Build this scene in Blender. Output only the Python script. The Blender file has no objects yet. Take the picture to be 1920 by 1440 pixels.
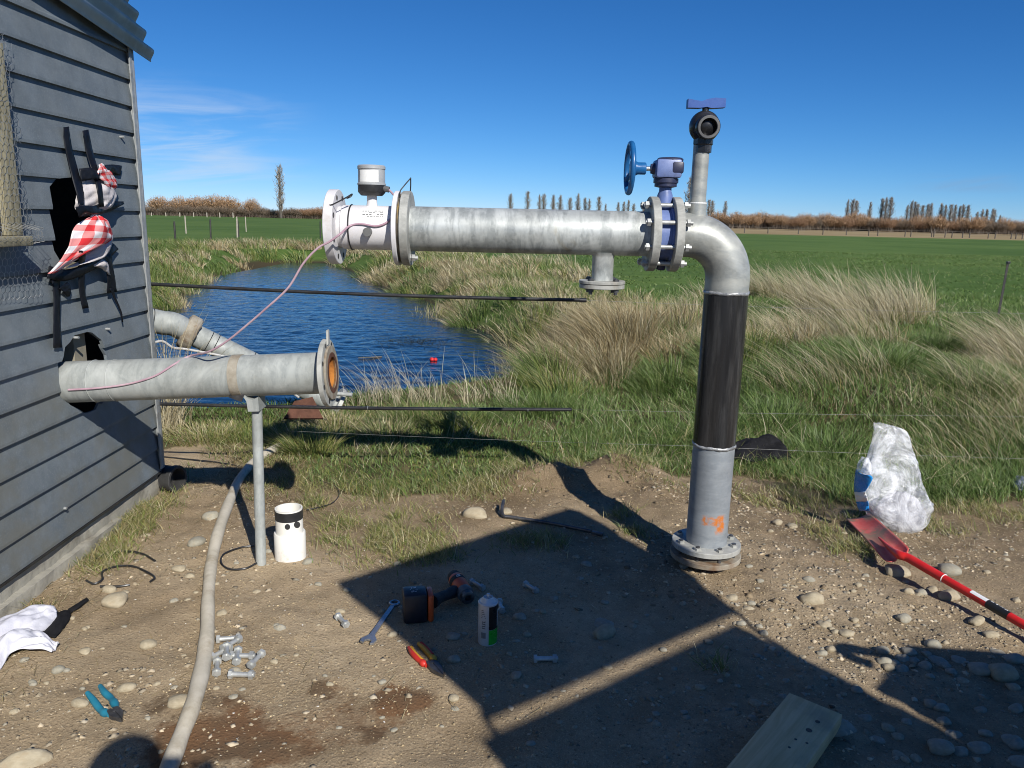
import bpy, bmesh, math, random
import numpy as np
from mathutils import Vector, Matrix
# ------------------------------------------------------------------ scene, camera, sky, sun
S = bpy.context.scene
COL = S.collection
rng = np.random.default_rng(7)
random.seed(7)
PITCH, ROLL, EYE = math.radians(12.15), math.radians(1.3), 1.45
FOC = 1440.0                                    # focal length in photograph pixels (1920 wide)
cam_d = bpy.data.cameras.new('camera'); cam = bpy.data.objects.new('camera', cam_d); COL.objects.link(cam)
cam_d.sensor_width = 36; cam_d.lens = 36 * FOC / 1920; cam_d.clip_start = 0.02; cam_d.clip_end = 4000
FW = Vector((0, math.cos(PITCH), -math.sin(PITCH))); UP0 = Vector((0, math.sin(PITCH), math.cos(PITCH))); RT0 = Vector((1, 0, 0))
RT = RT0 * math.cos(ROLL) + UP0 * math.sin(ROLL); UP = UP0 * math.cos(ROLL) - RT0 * math.sin(ROLL)
EYEP = Vector((0, 0, EYE))
cam.matrix_world = Matrix(((RT.x, UP.x, -FW.x, 0), (RT.y, UP.y, -FW.y, 0), (RT.z, UP.z, -FW.z, EYE), (0, 0, 0, 1)))
S.camera = cam
SUN_AZ, SUN_EL = math.radians(27), math.radians(35)   # shadows fall 27 degrees left of straight ahead
SHD = Vector((-math.sin(SUN_AZ) * math.cos(SUN_EL), math.cos(SUN_AZ) * math.cos(SUN_EL), -math.sin(SUN_EL)))
W = bpy.data.worlds.new('World'); S.world = W; W.use_nodes = True
nt = W.node_tree; nt.nodes.clear()
N = nt.nodes.new; LK = nt.links.new
wo = N('ShaderNodeOutputWorld'); bg = N('ShaderNodeBackground'); sky = N('ShaderNodeTexSky')
sky.sky_type = 'NISHITA'; sky.sun_disc = False; sky.sun_elevation = SUN_EL; sky.sun_rotation = math.radians(153)
sky.altitude = 0; sky.air_density = 0.6; sky.dust_density = 0.0; sky.ozone_density = 8.0
bg.inputs['Strength'].default_value = 0.100
# thin cirrus low in the sky on the left, one small grey cloud low on the right
tc = N('ShaderNodeTexCoord'); sx = N('ShaderNodeSeparateXYZ'); LK(tc.outputs['Generated'], sx.inputs[0])
def M(op, a, b=None, c=None):
    n = N('ShaderNodeMath'); n.operation = op
    for i, q in enumerate((a, b, c)):
        if q is None: continue
        if isinstance(q, (int, float)): n.inputs[i].default_value = q
        else: LK(q, n.inputs[i])
    return n.outputs[0]
def MR(v, a, b, c=0.0, d=1.0):
    n = N('ShaderNodeMapRange'); n.interpolation_type = 'SMOOTHSTEP'; LK(v, n.inputs[0])
    for i, q in zip((1, 2, 3, 4), (a, b, c, d)): n.inputs[i].default_value = q
    return n.outputs[0]
az = M('ARCTAN2', sx.outputs[0], sx.outputs[1]); el = M('ARCSINE', sx.outputs[2])
cv = N('ShaderNodeCombineXYZ'); LK(M('MULTIPLY', az, 3.2), cv.inputs[0]); LK(M('ADD', M('MULTIPLY', el, 26.0), M('MULTIPLY', az, -2.0)), cv.inputs[1])
nz = N('ShaderNodeTexNoise'); nz.inputs['Scale'].default_value = 1.6; nz.inputs['Detail'].default_value = 7; nz.inputs['Roughness'].default_value = 0.55
nz.inputs['Distortion'].default_value = 0.6; LK(cv.outputs[0], nz.inputs['Vector'])
m1 = M('MULTIPLY', MR(nz.outputs[0], 0.40, 0.72), M('MULTIPLY', MR(az, -0.22, -0.42), M('MULTIPLY', MR(el, 0.01, 0.04), MR(el, 0.16, 0.09))))
g1 = M('MULTIPLY', M('MULTIPLY', MR(az, 0.44, 0.49), MR(az, 0.58, 0.54)), M('MULTIPLY', MR(el, 0.036, 0.045), MR(el, 0.062, 0.050)))
m2 = M('MULTIPLY', MR(nz.outputs[0], 0.35, 0.6), g1)
# the camera that took the photograph renders the sky deep and saturated
sc_ = N('ShaderNodeSeparateColor'); LK(sky.outputs[0], sc_.inputs[0]); cc_ = N('ShaderNodeCombineColor')
LK(M('MULTIPLY', M('POWER', sc_.outputs[0], 1.46), 0.345), cc_.inputs[0]); LK(M('MULTIPLY', M('POWER', sc_.outputs[1], 1.06), 0.705), cc_.inputs[1]); LK(M('MULTIPLY', M('POWER', sc_.outputs[2], 0.888), 1.11), cc_.inputs[2])
mx = N('ShaderNodeMix'); mx.data_type = 'RGBA'; LK(M('MULTIPLY', m1, 0.8), mx.inputs['Factor']); LK(cc_.outputs[0], mx.inputs[6]); mx.inputs[7].default_value = (5.2, 6.2, 7.6, 1)
mx2 = N('ShaderNodeMix'); mx2.data_type = 'RGBA'; LK(M('MULTIPLY', m2, 0.5), mx2.inputs['Factor']); LK(mx.outputs[2], mx2.inputs[6]); mx2.inputs[7].default_value = (2.0, 3.4, 5.4, 1)
LK(mx2.outputs[2], bg.inputs['Color']); LK(bg.outputs[0], wo.inputs[0])
sl = bpy.data.lights.new('sun', 'SUN'); sl.energy = 5.0; sl.angle = math.radians(0.53); sl.color = (1.0, 0.96, 0.90)
so = bpy.data.objects.new('sun', sl); COL.objects.link(so); so.rotation_euler = SHD.to_track_quat('-Z', 'Y').to_euler()
S.view_settings.view_transform = 'Standard'; S.view_settings.look = 'None'; S.view_settings.exposure = 0.2; S.view_settings.gamma = 1.0
S.view_settings.use_curve_mapping = False
S.render.engine = 'CYCLES'
try: S.cycles.pixel_filter_type = 'BLACKMAN_HARRIS'; S.cycles.filter_width = 1.0
except Exception: pass
try: S.cycles.max_bounces = 5; S.cycles.diffuse_bounces = 2; S.cycles.glossy_bounces = 3; S.cycles.transparent_max_bounces = 8
except Exception: pass

# ------------------------------------------------------------------ picture-to-place helpers (only used to measure positions)
def ray(x, y): return FW + RT * ((x - 960) / FOC) - UP * ((y - 720) / FOC)
def G(x, y, z=0.0):
    d = ray(x, y); return EYEP + d * ((z - EYE) / d.z)
def AY(x, y, Y):
    d = ray(x, y); return EYEP + d * (Y / d.y)
WALLX = -1.84
def WL(x, y, off=0.0):
    d = ray(x, y); return EYEP + d * ((WALLX + off) / d.x)
def lerp(a, b, t): return a + (b - a) * t

# ------------------------------------------------------------------ noise
def _hash(ix, iy, s):
    h = (ix.astype(np.int64) * 374761393 + iy.astype(np.int64) * 668265263 + s * 1442695041) & 0x7fffffff
    h = ((h ^ (h >> 13)) * 1274126177) & 0x7fffffff
    return ((h ^ (h >> 16)) & 0xffff) / 65535.0
def vnoise(x, y, s=0):
    x = np.asarray(x, float); y = np.asarray(y, float)
    ix = np.floor(x); iy = np.floor(y); fx = x - ix; fy = y - iy
    fx = fx * fx * (3 - 2 * fx); fy = fy * fy * (3 - 2 * fy)
    a = _hash(ix, iy, s); b = _hash(ix + 1, iy, s); c = _hash(ix, iy + 1, s); d = _hash(ix + 1, iy + 1, s)
    return (a * (1 - fx) + b * fx) * (1 - fy) + (c * (1 - fx) + d * fx) * fy
def fbm(x, y, s=0, o=4, g=0.5):
    t = 0; a = 1; n = 0
    for i in range(o):
        t = t + a * (vnoise(x, y, s + i * 17) - 0.5) * 2; n += a; a *= g; x = np.asarray(x) * 2.03; y = np.asarray(y) * 2.03
    return t / n
def sst(a, b, x): 
    t = np.clip((np.asarray(x, float) - a) / (b - a), 0, 1); return t * t * (3 - 2 * t)
def poly_sd(x, y, poly):
    "signed distance to a polygon, negative inside"
    x = np.asarray(x, float); y = np.asarray(y, float); d = np.full(x.shape, 1e9); ins = np.zeros(x.shape, bool)
    n = len(poly)
    for i in range(n):
        ax, ay = poly[i]; bx, by = poly[(i + 1) % n]; ex, ey = bx - ax, by - ay
        t = np.clip(((x - ax) * ex + (y - ay) * ey) / (ex * ex + ey * ey + 1e-12), 0, 1)
        d = np.minimum(d, (x - ax - t * ex) ** 2 + (y - ay - t * ey) ** 2)
        c = ((ay > y) != (by > y)); 
        with np.errstate(all='ignore'): ins ^= c & (x < (bx - ax) * (y - ay) / (by - ay + 1e-15) + ax)
    d = np.sqrt(d); return np.where(ins, -d, d)

# ------------------------------------------------------------------ mesh helpers
def tag(o, label=None, cat=None, group=None, kind=None):
    if label: o['label'] = label
    if cat: o['category'] = cat
    if group: o['group'] = group
    if kind: o['kind'] = kind
    return o
def thing(name, loc, label, cat, group=None):
    o = bpy.data.objects.new(name, None); o.location = loc; o.empty_display_size = 0.1; COL.objects.link(o)
    return tag(o, label, cat, group)
def wloc(o):
    v = Vector((0, 0, 0))
    while o is not None: v = v + o.location; o = o.parent
    return v
def frame_from(axis):
    a = Vector(axis).normalized(); r = Vector((0, 0, 1)) if abs(a.z) < 0.9 else Vector((0, 1, 0))
    u = a.cross(r).normalized(); return u, a.cross(u).normalized(), a
def crom(pts, n):
    "points of a smooth curve through pts"
    P = [np.array(p, float) for p in pts]
    P = [2 * P[0] - P[1]] + P + [2 * P[-1] - P[-2]]; out = []
    k = len(P) - 3
    for j in range(n + 1):
        t = j / n * k; i = min(int(t), k - 1); t -= i
        a, b, c, d = P[i:i + 4]
        out.append(0.5 * (2 * b + (c - a) * t + (2 * a - 5 * b + 4 * c - d) * t * t + (3 * b - 3 * c + d - a) * t ** 3))
    return [Vector(o) if len(o) == 3 else o for o in out]
class MB:
    def __init__(s): s.v = []; s.f = []; s.uv = None
    def add(s, v, f):
        b = len(s.v); s.v += [tuple(p) for p in v]; s.f += [tuple(i + b for i in q) for q in f]; return s
    def box(s, c, size, rot=None, taper=1.0):
        hx, hy, hz = (q / 2 for q in size); R = rot or Matrix.Identity(3); c = Vector(c)
        v = [c + R @ Vector((x * hx * (taper if z > 0 else 1), y * hy * (taper if z > 0 else 1), z * hz)) for z in (-1, 1) for y in (-1, 1) for x in (-1, 1)]
        return s.add(v, [(0, 2, 3, 1), (4, 5, 7, 6), (0, 1, 5, 4), (2, 6, 7, 3), (0, 4, 6, 2), (1, 3, 7, 5)])
    def bbox(s, c, size, b=0.004, rot=None):
        "box with chamfered edges"
        bm = bmesh.new(); bmesh.ops.create_cube(bm, size=1.0); bmesh.ops.scale(bm, vec=size, verts=bm.verts)
        bmesh.ops.bevel(bm, geom=list(bm.edges), offset=b, segments=2, affect='EDGES', profile=0.5)
        R = rot or Matrix.Identity(3); c = Vector(c); bm.verts.index_update()
        s.add([c + R @ q.co for q in bm.verts], [[q.index for q in f.verts] for f in bm.faces]); bm.free(); return s
    def lathe(s, o, axis, prof, seg=32, caps=(True, True), ref=None):
        "prof: (radius, distance along axis)"
        u, w, a = frame_from(axis); o = Vector(o); b = len(s.v)
        for r, h in prof:
            for k in range(seg):
                t = 2 * math.pi * k / seg; s.v.append(tuple(o + a * h + (u * math.cos(t) + w * math.sin(t)) * r))
        for i in range(len(prof) - 1):
            for k in range(seg):
                k2 = (k + 1) % seg; s.f.append((b + i * seg + k, b + i * seg + k2, b + (i + 1) * seg + k2, b + (i + 1) * seg + k))
        if caps[0]: s.f.append(tuple(b + k for k in range(seg))[::-1])
        if caps[1]: s.f.append(tuple(b + (len(prof) - 1) * seg + k for k in range(seg)))
        return s
    def cyl(s, p0, p1, r0, r1=None, seg=16, caps=True):
        p0 = Vector(p0); p1 = Vector(p1); L = (p1 - p0).length
        return s.lathe(p0, p1 - p0, [(r0, 0), (r0 if r1 is None else r1, L)], seg, (caps, caps))
    def ring(s, o, axis, ro, ri, h, seg=40, bev=0.002):
        "flat ring (a flange) from o along axis"
        return s.lathe(o, axis, [(ri, 0), (ro - bev, 0), (ro, bev), (ro, h - bev), (ro - bev, h), (ri, h), (ri, 0)], seg, (False, False))
    def tube(s, pts, r, seg=10, caps=True, rad=None):
        P = [Vector(p) for p in pts]; b = len(s.v); n = len(P); u = None
        for i, p in enumerate(P):
            t = (P[min(i + 1, n - 1)] - P[max(i - 1, 0)]).normalized()
            if u is None: u, w, _ = frame_from(t)
            else:
                u = (u - t * u.dot(t)).normalized(); w = t.cross(u)
            rr = rad[i] if rad is not None else r
            for k in range(seg):
                q = 2 * math.pi * k / seg; s.v.append(tuple(p + (u * math.cos(q) + w * math.sin(q)) * rr))
        for i in range(n - 1):
            for k in range(seg):
                k2 = (k + 1) % seg; s.f.append((b + i * seg + k, b + i * seg + k2, b + (i + 1) * seg + k2, b + (i + 1) * seg + k))
        if caps: s.f.append(tuple(b + k for k in range(seg))[::-1]); s.f.append(tuple(b + (n - 1) * seg + k for k in range(seg)))
        return s
    def torus(s, o, axis, R, r, seg=40, sec=10, a0=0, a1=2 * math.pi):
        u, w, a = frame_from(axis); o = Vector(o); full = abs(a1 - a0) > 6.28; n = seg if full else seg + 1; b = len(s.v)
        for i in range(n):
            t = a0 + (a1 - a0) * i / seg; d = u * math.cos(t) + w * math.sin(t)
            for k in range(sec):
                q = 2 * math.pi * k / sec; s.v.append(tuple(o + d * (R + r * math.cos(q)) + a * (r * math.sin(q))))
        for i in range(seg):
            i2 = (i + 1) % n
            for k in range(sec):
                k2 = (k + 1) % sec; s.f.append((b + i * sec + k, b + i2 * sec + k, b + i2 * sec + k2, b + i * sec + k2))
        return s
    def sphere(s, o, r, seg=24, rings=14, sc=(1, 1, 1), rot=None):
        o = Vector(o); b = len(s.v); R = rot or Matrix.Identity(3)
        for i in range(rings + 1):
            t = math.pi * i / rings
            for k in range(seg):
                p = 2 * math.pi * k / seg
                s.v.append(tuple(o + R @ Vector((r * sc[0] * math.sin(t) * math.cos(p), r * sc[1] * math.sin(t) * math.sin(p), r * sc[2] * math.cos(t)))))
        for i in range(rings):
            for k in range(seg):
                k2 = (k + 1) % seg; s.f.append((b + i * seg + k, b + (i + 1) * seg + k, b + (i + 1) * seg + k2, b + i * seg + k2))
        return s
    def hexnut(s, p0, p1, r): return s.cyl(p0, p1, r, seg=6)
    def prism(s, pts, d):
        "closed outline pts (3-D, planar) pushed by vector d"
        n = len(pts); d = Vector(d); b = len(s.v); s.v += [tuple(p) for p in pts] + [tuple(Vector(p) + d) for p in pts]
        s.f.append(tuple(b + i for i in range(n))); s.f.append(tuple(b + n + i for i in range(n))[::-1])
        for i in range(n): j = (i + 1) % n; s.f.append((b + i, b + n + i, b + n + j, b + j))
        return s
    def sheet(s, L, Rr, nu=12, nv=24, normal=(0, 0, 1), bulge=0.0, wr=0.0, seed=0, fq=5.0, edge=1.0):
        "cloth-like sheet between two edge curves, with UVs"
        Lc = np.array([tuple(q) for q in crom(L, nv)]); Rc = np.array([tuple(q) for q in crom(Rr, nv)]); nrm = np.array(Vector(normal).normalized()); b = len(s.v)
        v, u = np.meshgrid(np.arange(nv + 1) / nv, np.arange(nu + 1) / nu, indexing='ij')
        e = np.sin(np.pi * u) * (np.sin(np.pi * v) * edge + (1 - edge))
        nzv = fbm(u * fq + seed * 3.1, v * fq + seed, seed, 3); rid = np.abs(fbm(u * fq * .8 + v * fq * .7 + seed, v * fq * .4, seed + 5, 2))
        P = Lc[:, None] * (1 - u[..., None]) + Rc[:, None] * u[..., None] + nrm * (bulge * e + wr * (nzv + 1.1 * (0.35 - rid)))[..., None]
        s.v += [tuple(q) for q in P.reshape(-1, 3)]; uv = list(zip(u.ravel(), v.ravel()))
        for j in range(nv):
            for i in range(nu): a = b + j * (nu + 1) + i; s.f.append((a, a + 1, a + nu + 2, a + nu + 1))
        s.uv = uv if b == 0 else None
        return s
    def build(s, name, mat, parent=None, smooth=True, ang=38, solid=0.0, origin=None):
        off = wloc(parent) if parent is not None else (Vector(origin) if origin is not None else Vector((0, 0, 0)))
        me = bpy.data.meshes.new(name); me.from_pydata([(x - off.x, y - off.y, z - off.z) for x, y, z in s.v], [], s.f)
        if smooth:
            me.shade_smooth(); me.set_sharp_from_angle(angle=math.radians(ang))
        if mat: me.materials.append(MT[mat] if isinstance(mat, str) else mat)
        if s.uv and len(s.uv) == len(s.v):
            ul = me.uv_layers.new(name='UVMap'); li = np.empty(len(me.loops), np.int32); me.loops.foreach_get('vertex_index', li)
            ul.data.foreach_set('uv', np.array(s.uv, np.float32)[li].ravel())
        o = bpy.data.objects.new(name, me); COL.objects.link(o)
        if parent is not None: o.parent = parent
        elif origin is not None: o.location = origin
        if solid:
            md = o.modifiers.new('thickness', 'SOLIDIFY'); md.thickness = solid; md.offset = 0
        return o
def copy_thing(o, label=None, parent=None):
    c = o.copy(); COL.objects.link(c); c.parent = parent
    for ch in o.children: copy_thing(ch, None, c)
    if label: c['label'] = label
    return c

# ------------------------------------------------------------------ materials
MT = {}
class NT:
    "small node-writing helper"
    def __init__(s, name):
        s.m = bpy.data.materials.new(name); s.m.use_nodes = True; s.t = s.m.node_tree; s.n = s.t.nodes
        s.b = s.n['Principled BSDF']; s.out = s.n['Material Output']; MT[name] = s.m; s._c = None
    def new(s, t, **k):
        n = s.n.new(t)
        for a, v in k.items(): setattr(n, a, v)
        return n
    def lk(s, a, b): s.t.links.new(a, b)
    def co(s, kind='Object', sc=(1, 1, 1), loc=(0, 0, 0), rot=(0, 0, 0)):
        if s._c is None: s._c = s.new('ShaderNodeTexCoord')
        mp = s.new('ShaderNodeMapping'); mp.inputs['Scale'].default_value = sc; mp.inputs['Location'].default_value = loc; mp.inputs['Rotation'].default_value = rot
        s.lk(s._c.outputs[kind], mp.inputs[0]); return mp.outputs[0]
    def noise(s, sc, det=4, ro=0.55, vec=None, dist=0.0, out=0):
        n = s.new('ShaderNodeTexNoise'); n.inputs['Scale'].default_value = sc; n.inputs['Detail'].default_value = det; n.inputs['Roughness'].default_value = ro; n.inputs['Distortion'].default_value = dist
        s.lk(vec if vec is not None else s.co(), n.inputs['Vector']); return n.outputs[out]
    def vor(s, sc, vec=None, feat='F1', out=0, rnd=1.0):
        n = s.new('ShaderNodeTexVoronoi', feature=feat); n.inputs['Scale'].default_value = sc; n.inputs['Randomness'].default_value = rnd
        s.lk(vec if vec is not None else s.co(), n.inputs['Vector']); return n.outputs[out]
    def ramp(s, v, stops, interp='LINEAR'):
        n = s.new('ShaderNodeValToRGB'); e = n.color_ramp.elements; n.color_ramp.interpolation = interp
        while len(e) < len(stops): e.new(0.5)
        for el, (p, c) in zip(e, stops): el.position = p; el.color = (*c, 1) if len(c) == 3 else c
        s.lk(v, n.inputs[0]); return n.outputs[0]
    def mr(s, v, a, b, c=0.0, d=1.0):
        n = s.new('ShaderNodeMapRange'); n.interpolation_type = 'SMOOTHSTEP'; s.lk(v, n.inputs[0])
        for i, q in zip((1, 2, 3, 4), (a, b, c, d)): n.inputs[i].default_value = q
        return n.outputs[0]
    def mth(s, op, a, b=None):
        n = s.new('ShaderNodeMath', operation=op)
        for i, q in enumerate((a, b)):
            if q is None: continue
            if isinstance(q, (int, float)): n.inputs[i].default_value = q
            else: s.lk(q, n.inputs[i])
        return n.outputs[0]
    def mix(s, f, a, b, bt='MIX'):
        n = s.new('ShaderNodeMix', data_type='RGBA', blend_type=bt)
        for i, q in ((0, f), (6, a), (7, b)):
            if isinstance(q, (int, float)): n.inputs[i].default_value = q
            elif isinstance(q, tuple): n.inputs[i].default_value = (*q, 1) if len(q) == 3 else q
            else: s.lk(q, n.inputs[i])
        return n.outputs[2]
    def bump(s, h, st=0.3, dist=0.01, prev=None):
        n = s.new('ShaderNodeBump'); n.inputs['Strength'].default_value = st; n.inputs['Distance'].default_value = dist; s.lk(h, n.inputs['Height'])
        if prev is not None: s.lk(prev, n.inputs['Normal'])
        return n.outputs[0]
    def sep(s, v):
        n = s.new('ShaderNodeSeparateXYZ'); s.lk(v, n.inputs[0]); return n.outputs
    def attr(s, name, out='Color'):
        n = s.new('ShaderNodeAttribute', attribute_name=name); return n.outputs[out]
    def set(s, col=None, rough=None, metal=None, nrm=None, spec=None, **kw):
        for k, v in (('Base Color', col), ('Roughness', rough), ('Metallic', metal), ('Normal', nrm), ('Specular IOR Level', spec)):
            if v is None: continue
            if isinstance(v, (int, float)): s.b.inputs[k].default_value = v
            elif isinstance(v, tuple): s.b.inputs[k].default_value = (*v, 1)
            else: s.lk(v, s.b.inputs[k])
        return s
def worn(name, c1, c2, sc=6, rough=0.5, metal=0.0, bump=0.15, bsc=60, dirt=None, dirt_amt=0.4, stretch=(1, 1, 1), spec=0.5):
    "two-tone mottled surface with fine relief and optional dirt patches"
    t = NT(name); v = t.co(sc=stretch)
    col = t.mix(t.mr(t.noise(sc, 6, 0.65, v), 0.3, 0.72), c1, c2)
    if dirt: col = t.mix(t.mr(t.noise(sc * 0.6, 7, 0.7, t.co(sc=stretch, loc=(3, 7, 1))), 0.62 - dirt_amt * 0.25, 0.75), col, dirt)
    rg = t.mr(t.noise(sc * 3, 3), 0.3, 0.7, rough - 0.08, rough + 0.1)
    t.set(col, rg, metal, t.bump(t.noise(bsc, 4), bump, 0.004), spec); return t

# galvanised pipe: zinc with spangle, pale wash streaks, grime
def galv(name, base=(0.30, 0.322, 0.315), pale=(0.60, 0.625, 0.60), dark=(0.14, 0.145, 0.135), axis=0, metal=0.3, rough=0.5, stain=None, amt=0.5):
    t = NT(name)
    sc = [7, 7, 7]; sc[axis] = 26
    v1 = t.co(sc=tuple(sc)); v2 = t.co()
    a = t.mr(t.noise(1.0, 6, 0.68, v1, 0.4), 0.40, 0.60)
    b = t.mr(t.noise(5.5, 5, 0.6, v2), 0.35, 0.7)
    c = t.mr(t.noise(2.6, 6, 0.7, t.co(loc=(4, 2, 9)), 0.8), 0.52, 0.66)
    sp = t.vor(90, v2, out=1)
    col = t.mix(t.mth('MULTIPLY', a, amt + 0.3), base, pale)
    col = t.mix(t.mth('MULTIPLY', b, 0.55), col, dark)
    col = t.mix(t.mth('MULTIPLY', c, 0.8 * amt), col, (0.70, 0.71, 0.67))
    sv = t.new('ShaderNodeRGBToBW'); t.lk(sp, sv.inputs[0])
    col = t.mix(t.mth('MULTIPLY', sv.outputs[0], 0.22), col, pale)
    if stain: 
        s1 = t.mr(t.noise(3.1, 6, 0.65, t.co(loc=(9, 1, 3)), 1.0), 0.60, 0.70); col = t.mix(t.mth('MULTIPLY', s1, 0.6), col, stain)
    t.set(col, t.mr(t.noise(9, 4), 0.3, 0.7, rough - 0.1, rough + 0.18), metal, t.bump(t.noise(70, 4), 0.10, 0.003)); return t
galv('galvanised', axis=0, stain=(0.30, 0.26, 0.17))
galv('galvanised_elbow', base=(0.30, 0.315, 0.30), pale=(0.47, 0.47, 0.42), axis=2, rough=0.42, stain=(0.42, 0.40, 0.27), amt=0.35)
galv('galvanised_old', base=(0.27, 0.29, 0.28), pale=(0.43, 0.45, 0.425), dark=(0.18, 0.185, 0.165), axis=0, rough=0.62, metal=0.15, stain=(0.30, 0.26, 0.17), amt=0.3)
galv('galvanised_flange', base=(0.30, 0.305, 0.28), pale=(0.50, 0.50, 0.46), dark=(0.14, 0.13, 0.11), axis=1, rough=0.6, metal=0.15, stain=(0.25, 0.17, 0.08))
galv('zinc_bolt', base=(0.36, 0.37, 0.36), pale=(0.54, 0.55, 0.53), dark=(0.20, 0.20, 0.185), rough=0.42, metal=0.5)
# riser stub: grey zinc with an orange spray-paint mark
t = galv('galvanised_riser', base=(0.25, 0.275, 0.295), pale=(0.36, 0.385, 0.40), dark=(0.19, 0.205, 0.215), axis=2, rough=0.55, metal=0.3, amt=0.25)
old = t.b.inputs['Base Color'].links[0].from_socket
px_, py_, pz_ = t.sep(t.co())
nn = t.noise(30, 4, 0.6)
zz = t.mth('ADD', pz_, t.mth('MULTIPLY', t.mth('SUBTRACT', nn, 0.5), 0.05)); xx = t.mth('ADD', px_, t.mth('MULTIPLY', t.mth('SUBTRACT', t.noise(24, 3, 0.6, t.co(loc=(2, 2, 2))), 0.5), 0.05))
bar = t.mth('MULTIPLY', t.mth('MULTIPLY', t.mr(zz, 0.212, 0.224), t.mr(zz, 0.262, 0.248)), t.mth('MULTIPLY', t.mr(xx, -0.05, -0.036), t.mr(xx, 0.055, 0.04)))
leg = t.mth('MULTIPLY', t.mth('MULTIPLY', t.mr(zz, 0.165, 0.19), t.mr(zz, 0.25, 0.24)), t.mth('MULTIPLY', t.mr(xx, 0.006, 0.018), t.mr(xx, 0.055, 0.042)))
front = t.mr(py_, -0.02, -0.05)
msk = t.mth('MULTIPLY', t.mth('MULTIPLY', t.mth('MAXIMUM', bar, leg), front), t.mr(t.noise(45, 5, 0.7), 0.33, 0.6))
t.lk(t.mix(msk, old, (0.62, 0.19, 0.03)), t.b.inputs['Base Color'])
# new black steel pipe, mill scale with long grey streaks: part scuffs, part sheen painted into the colour
t = NT('black_steel'); v = t.co(sc=(16, 16, 1.6))
col = t.mix(t.mr(t.noise(1.6, 6, 0.65, v), 0.42, 0.75), (0.024, 0.024, 0.025), (0.075, 0.074, 0.073))
col = t.mix(t.mr(t.noise(14, 6, 0.7), 0.66, 0.78), col, (0.12, 0.115, 0.11))
t.set(col, t.mr(t.noise(1.6, 6, 0.65, t.co(sc=(14, 14, 1.2), loc=(3, 1, 0))), 0.3, 0.7, 0.16, 0.36), 0.35, t.bump(t.noise(60, 4), 0.06, 0.002))
t = NT('zinc_spray'); col = t.mix(t.mr(t.noise(25, 5, 0.7), 0.35, 0.7), (0.22, 0.225, 0.225), (0.52, 0.53, 0.53)); t.set(col, 0.42, 0.4, t.bump(t.noise(60, 5), 0.7, 0.006))
worn('white_paint', (0.60, 0.585, 0.59), (0.70, 0.685, 0.69), 5, 0.45, 0, 0.05, 80, (0.44, 0.40, 0.36), 0.35)
worn('off_white_cover', (0.40, 0.405, 0.40), (0.52, 0.525, 0.515), 7, 0.42, 0.3, 0.06, 60, (0.40, 0.39, 0.36), 0.5)
worn('paper_label', (0.70, 0.70, 0.67), (0.80, 0.80, 0.78), 14, 0.6, 0, 0.05, 60, (0.50, 0.48, 0.42), 0.4)
worn('black_plastic', (0.012, 0.012, 0.013), (0.03, 0.03, 0.031), 12, 0.42, 0, 0.05, 70)
worn('black_rubber', (0.018, 0.018, 0.018), (0.045, 0.044, 0.042), 8, 0.7, 0, 0.12, 70, (0.10, 0.09, 0.075), 0.2)
worn('black_poly', (0.010, 0.010, 0.011), (0.03, 0.03, 0.03), 20, 0.38, 0, 0.04, 60, (0.09, 0.085, 0.075), 0.15, (0.2, 1, 1))
worn('black_tape', (0.004, 0.005, 0.008), (0.009, 0.011, 0.016), 14, 0.5, 0, 0.25, 35, spec=0.25)
worn('black_cloth', (0.006, 0.006, 0.007), (0.016, 0.016, 0.018), 18, 0.85, 0, 0.5, 40, spec=0.2)
worn('blue_paint', (0.010, 0.085, 0.24), (0.016, 0.12, 0.31), 8, 0.32, 0, 0.05, 50)
worn('lavender_paint', (0.10, 0.15, 0.34), (0.16, 0.215, 0.41), 9, 0.45, 0, 0.12, 60, (0.07, 0.09, 0.17), 0.4)
worn('navy_paint', (0.022, 0.026, 0.06), (0.045, 0.05, 0.09), 10, 0.42, 0, 0.08, 50)
worn('valve_handle_blue', (0.015, 0.068, 0.27), (0.025, 0.095, 0.34), 9, 0.5, 0, 0.06, 60)
worn('valve_black', (0.008, 0.008, 0.009), (0.03, 0.03, 0.031), 8, 0.28, 0.1, 0.1, 60, (0.10, 0.10, 0.10), 0.2)
worn('bright_steel', (0.55, 0.54, 0.5), (0.68, 0.67, 0.64), 15, 0.3, 0.8, 0.05, 80, (0.30, 0.2, 0.08), 0.3)
worn('spanner_steel', (0.33, 0.35, 0.37), (0.46, 0.48, 0.50), 15, 0.3, 0.75, 0.04, 80)
worn('tool_steel', (0.06, 0.06, 0.065), (0.14, 0.14, 0.14), 25, 0.4, 0.6, 0.08, 80)
worn('rust', (0.34, 0.12, 0.022), (0.50, 0.20, 0.03), 14, 0.9, 0, 0.8, 45, (0.17, 0.06, 0.02), 0.5)
worn('rusty_brown', (0.085, 0.040, 0.028), (0.14, 0.065, 0.042), 14, 0.9, 0, 0.6, 40, (0.05, 0.028, 0.02), 0.5, spec=0.2)
worn('rusty_flange', (0.22, 0.19, 0.14), (0.36, 0.33, 0.27), 12, 0.85, 0, 0.6, 40, (0.15, 0.08, 0.035), 0.7)
worn('gasket', (0.05, 0.045, 0.035), (0.12, 0.10, 0.07), 18, 0.8, 0, 0.3, 50, (0.25, 0.17, 0.06), 0.4)
worn('pink_cable', (0.36, 0.22, 0.27), (0.50, 0.36, 0.40), 9, 0.5, 0, 0.04, 60)
worn('white_conduit', (0.36, 0.355, 0.34), (0.48, 0.47, 0.45), 9, 0.5, 0, 0.04, 60)
worn('pvc_white', (0.74, 0.72, 0.65), (0.80, 0.78, 0.72), 5, 0.4, 0, 0.04, 60, (0.45, 0.38, 0.28), 0.22)
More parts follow.
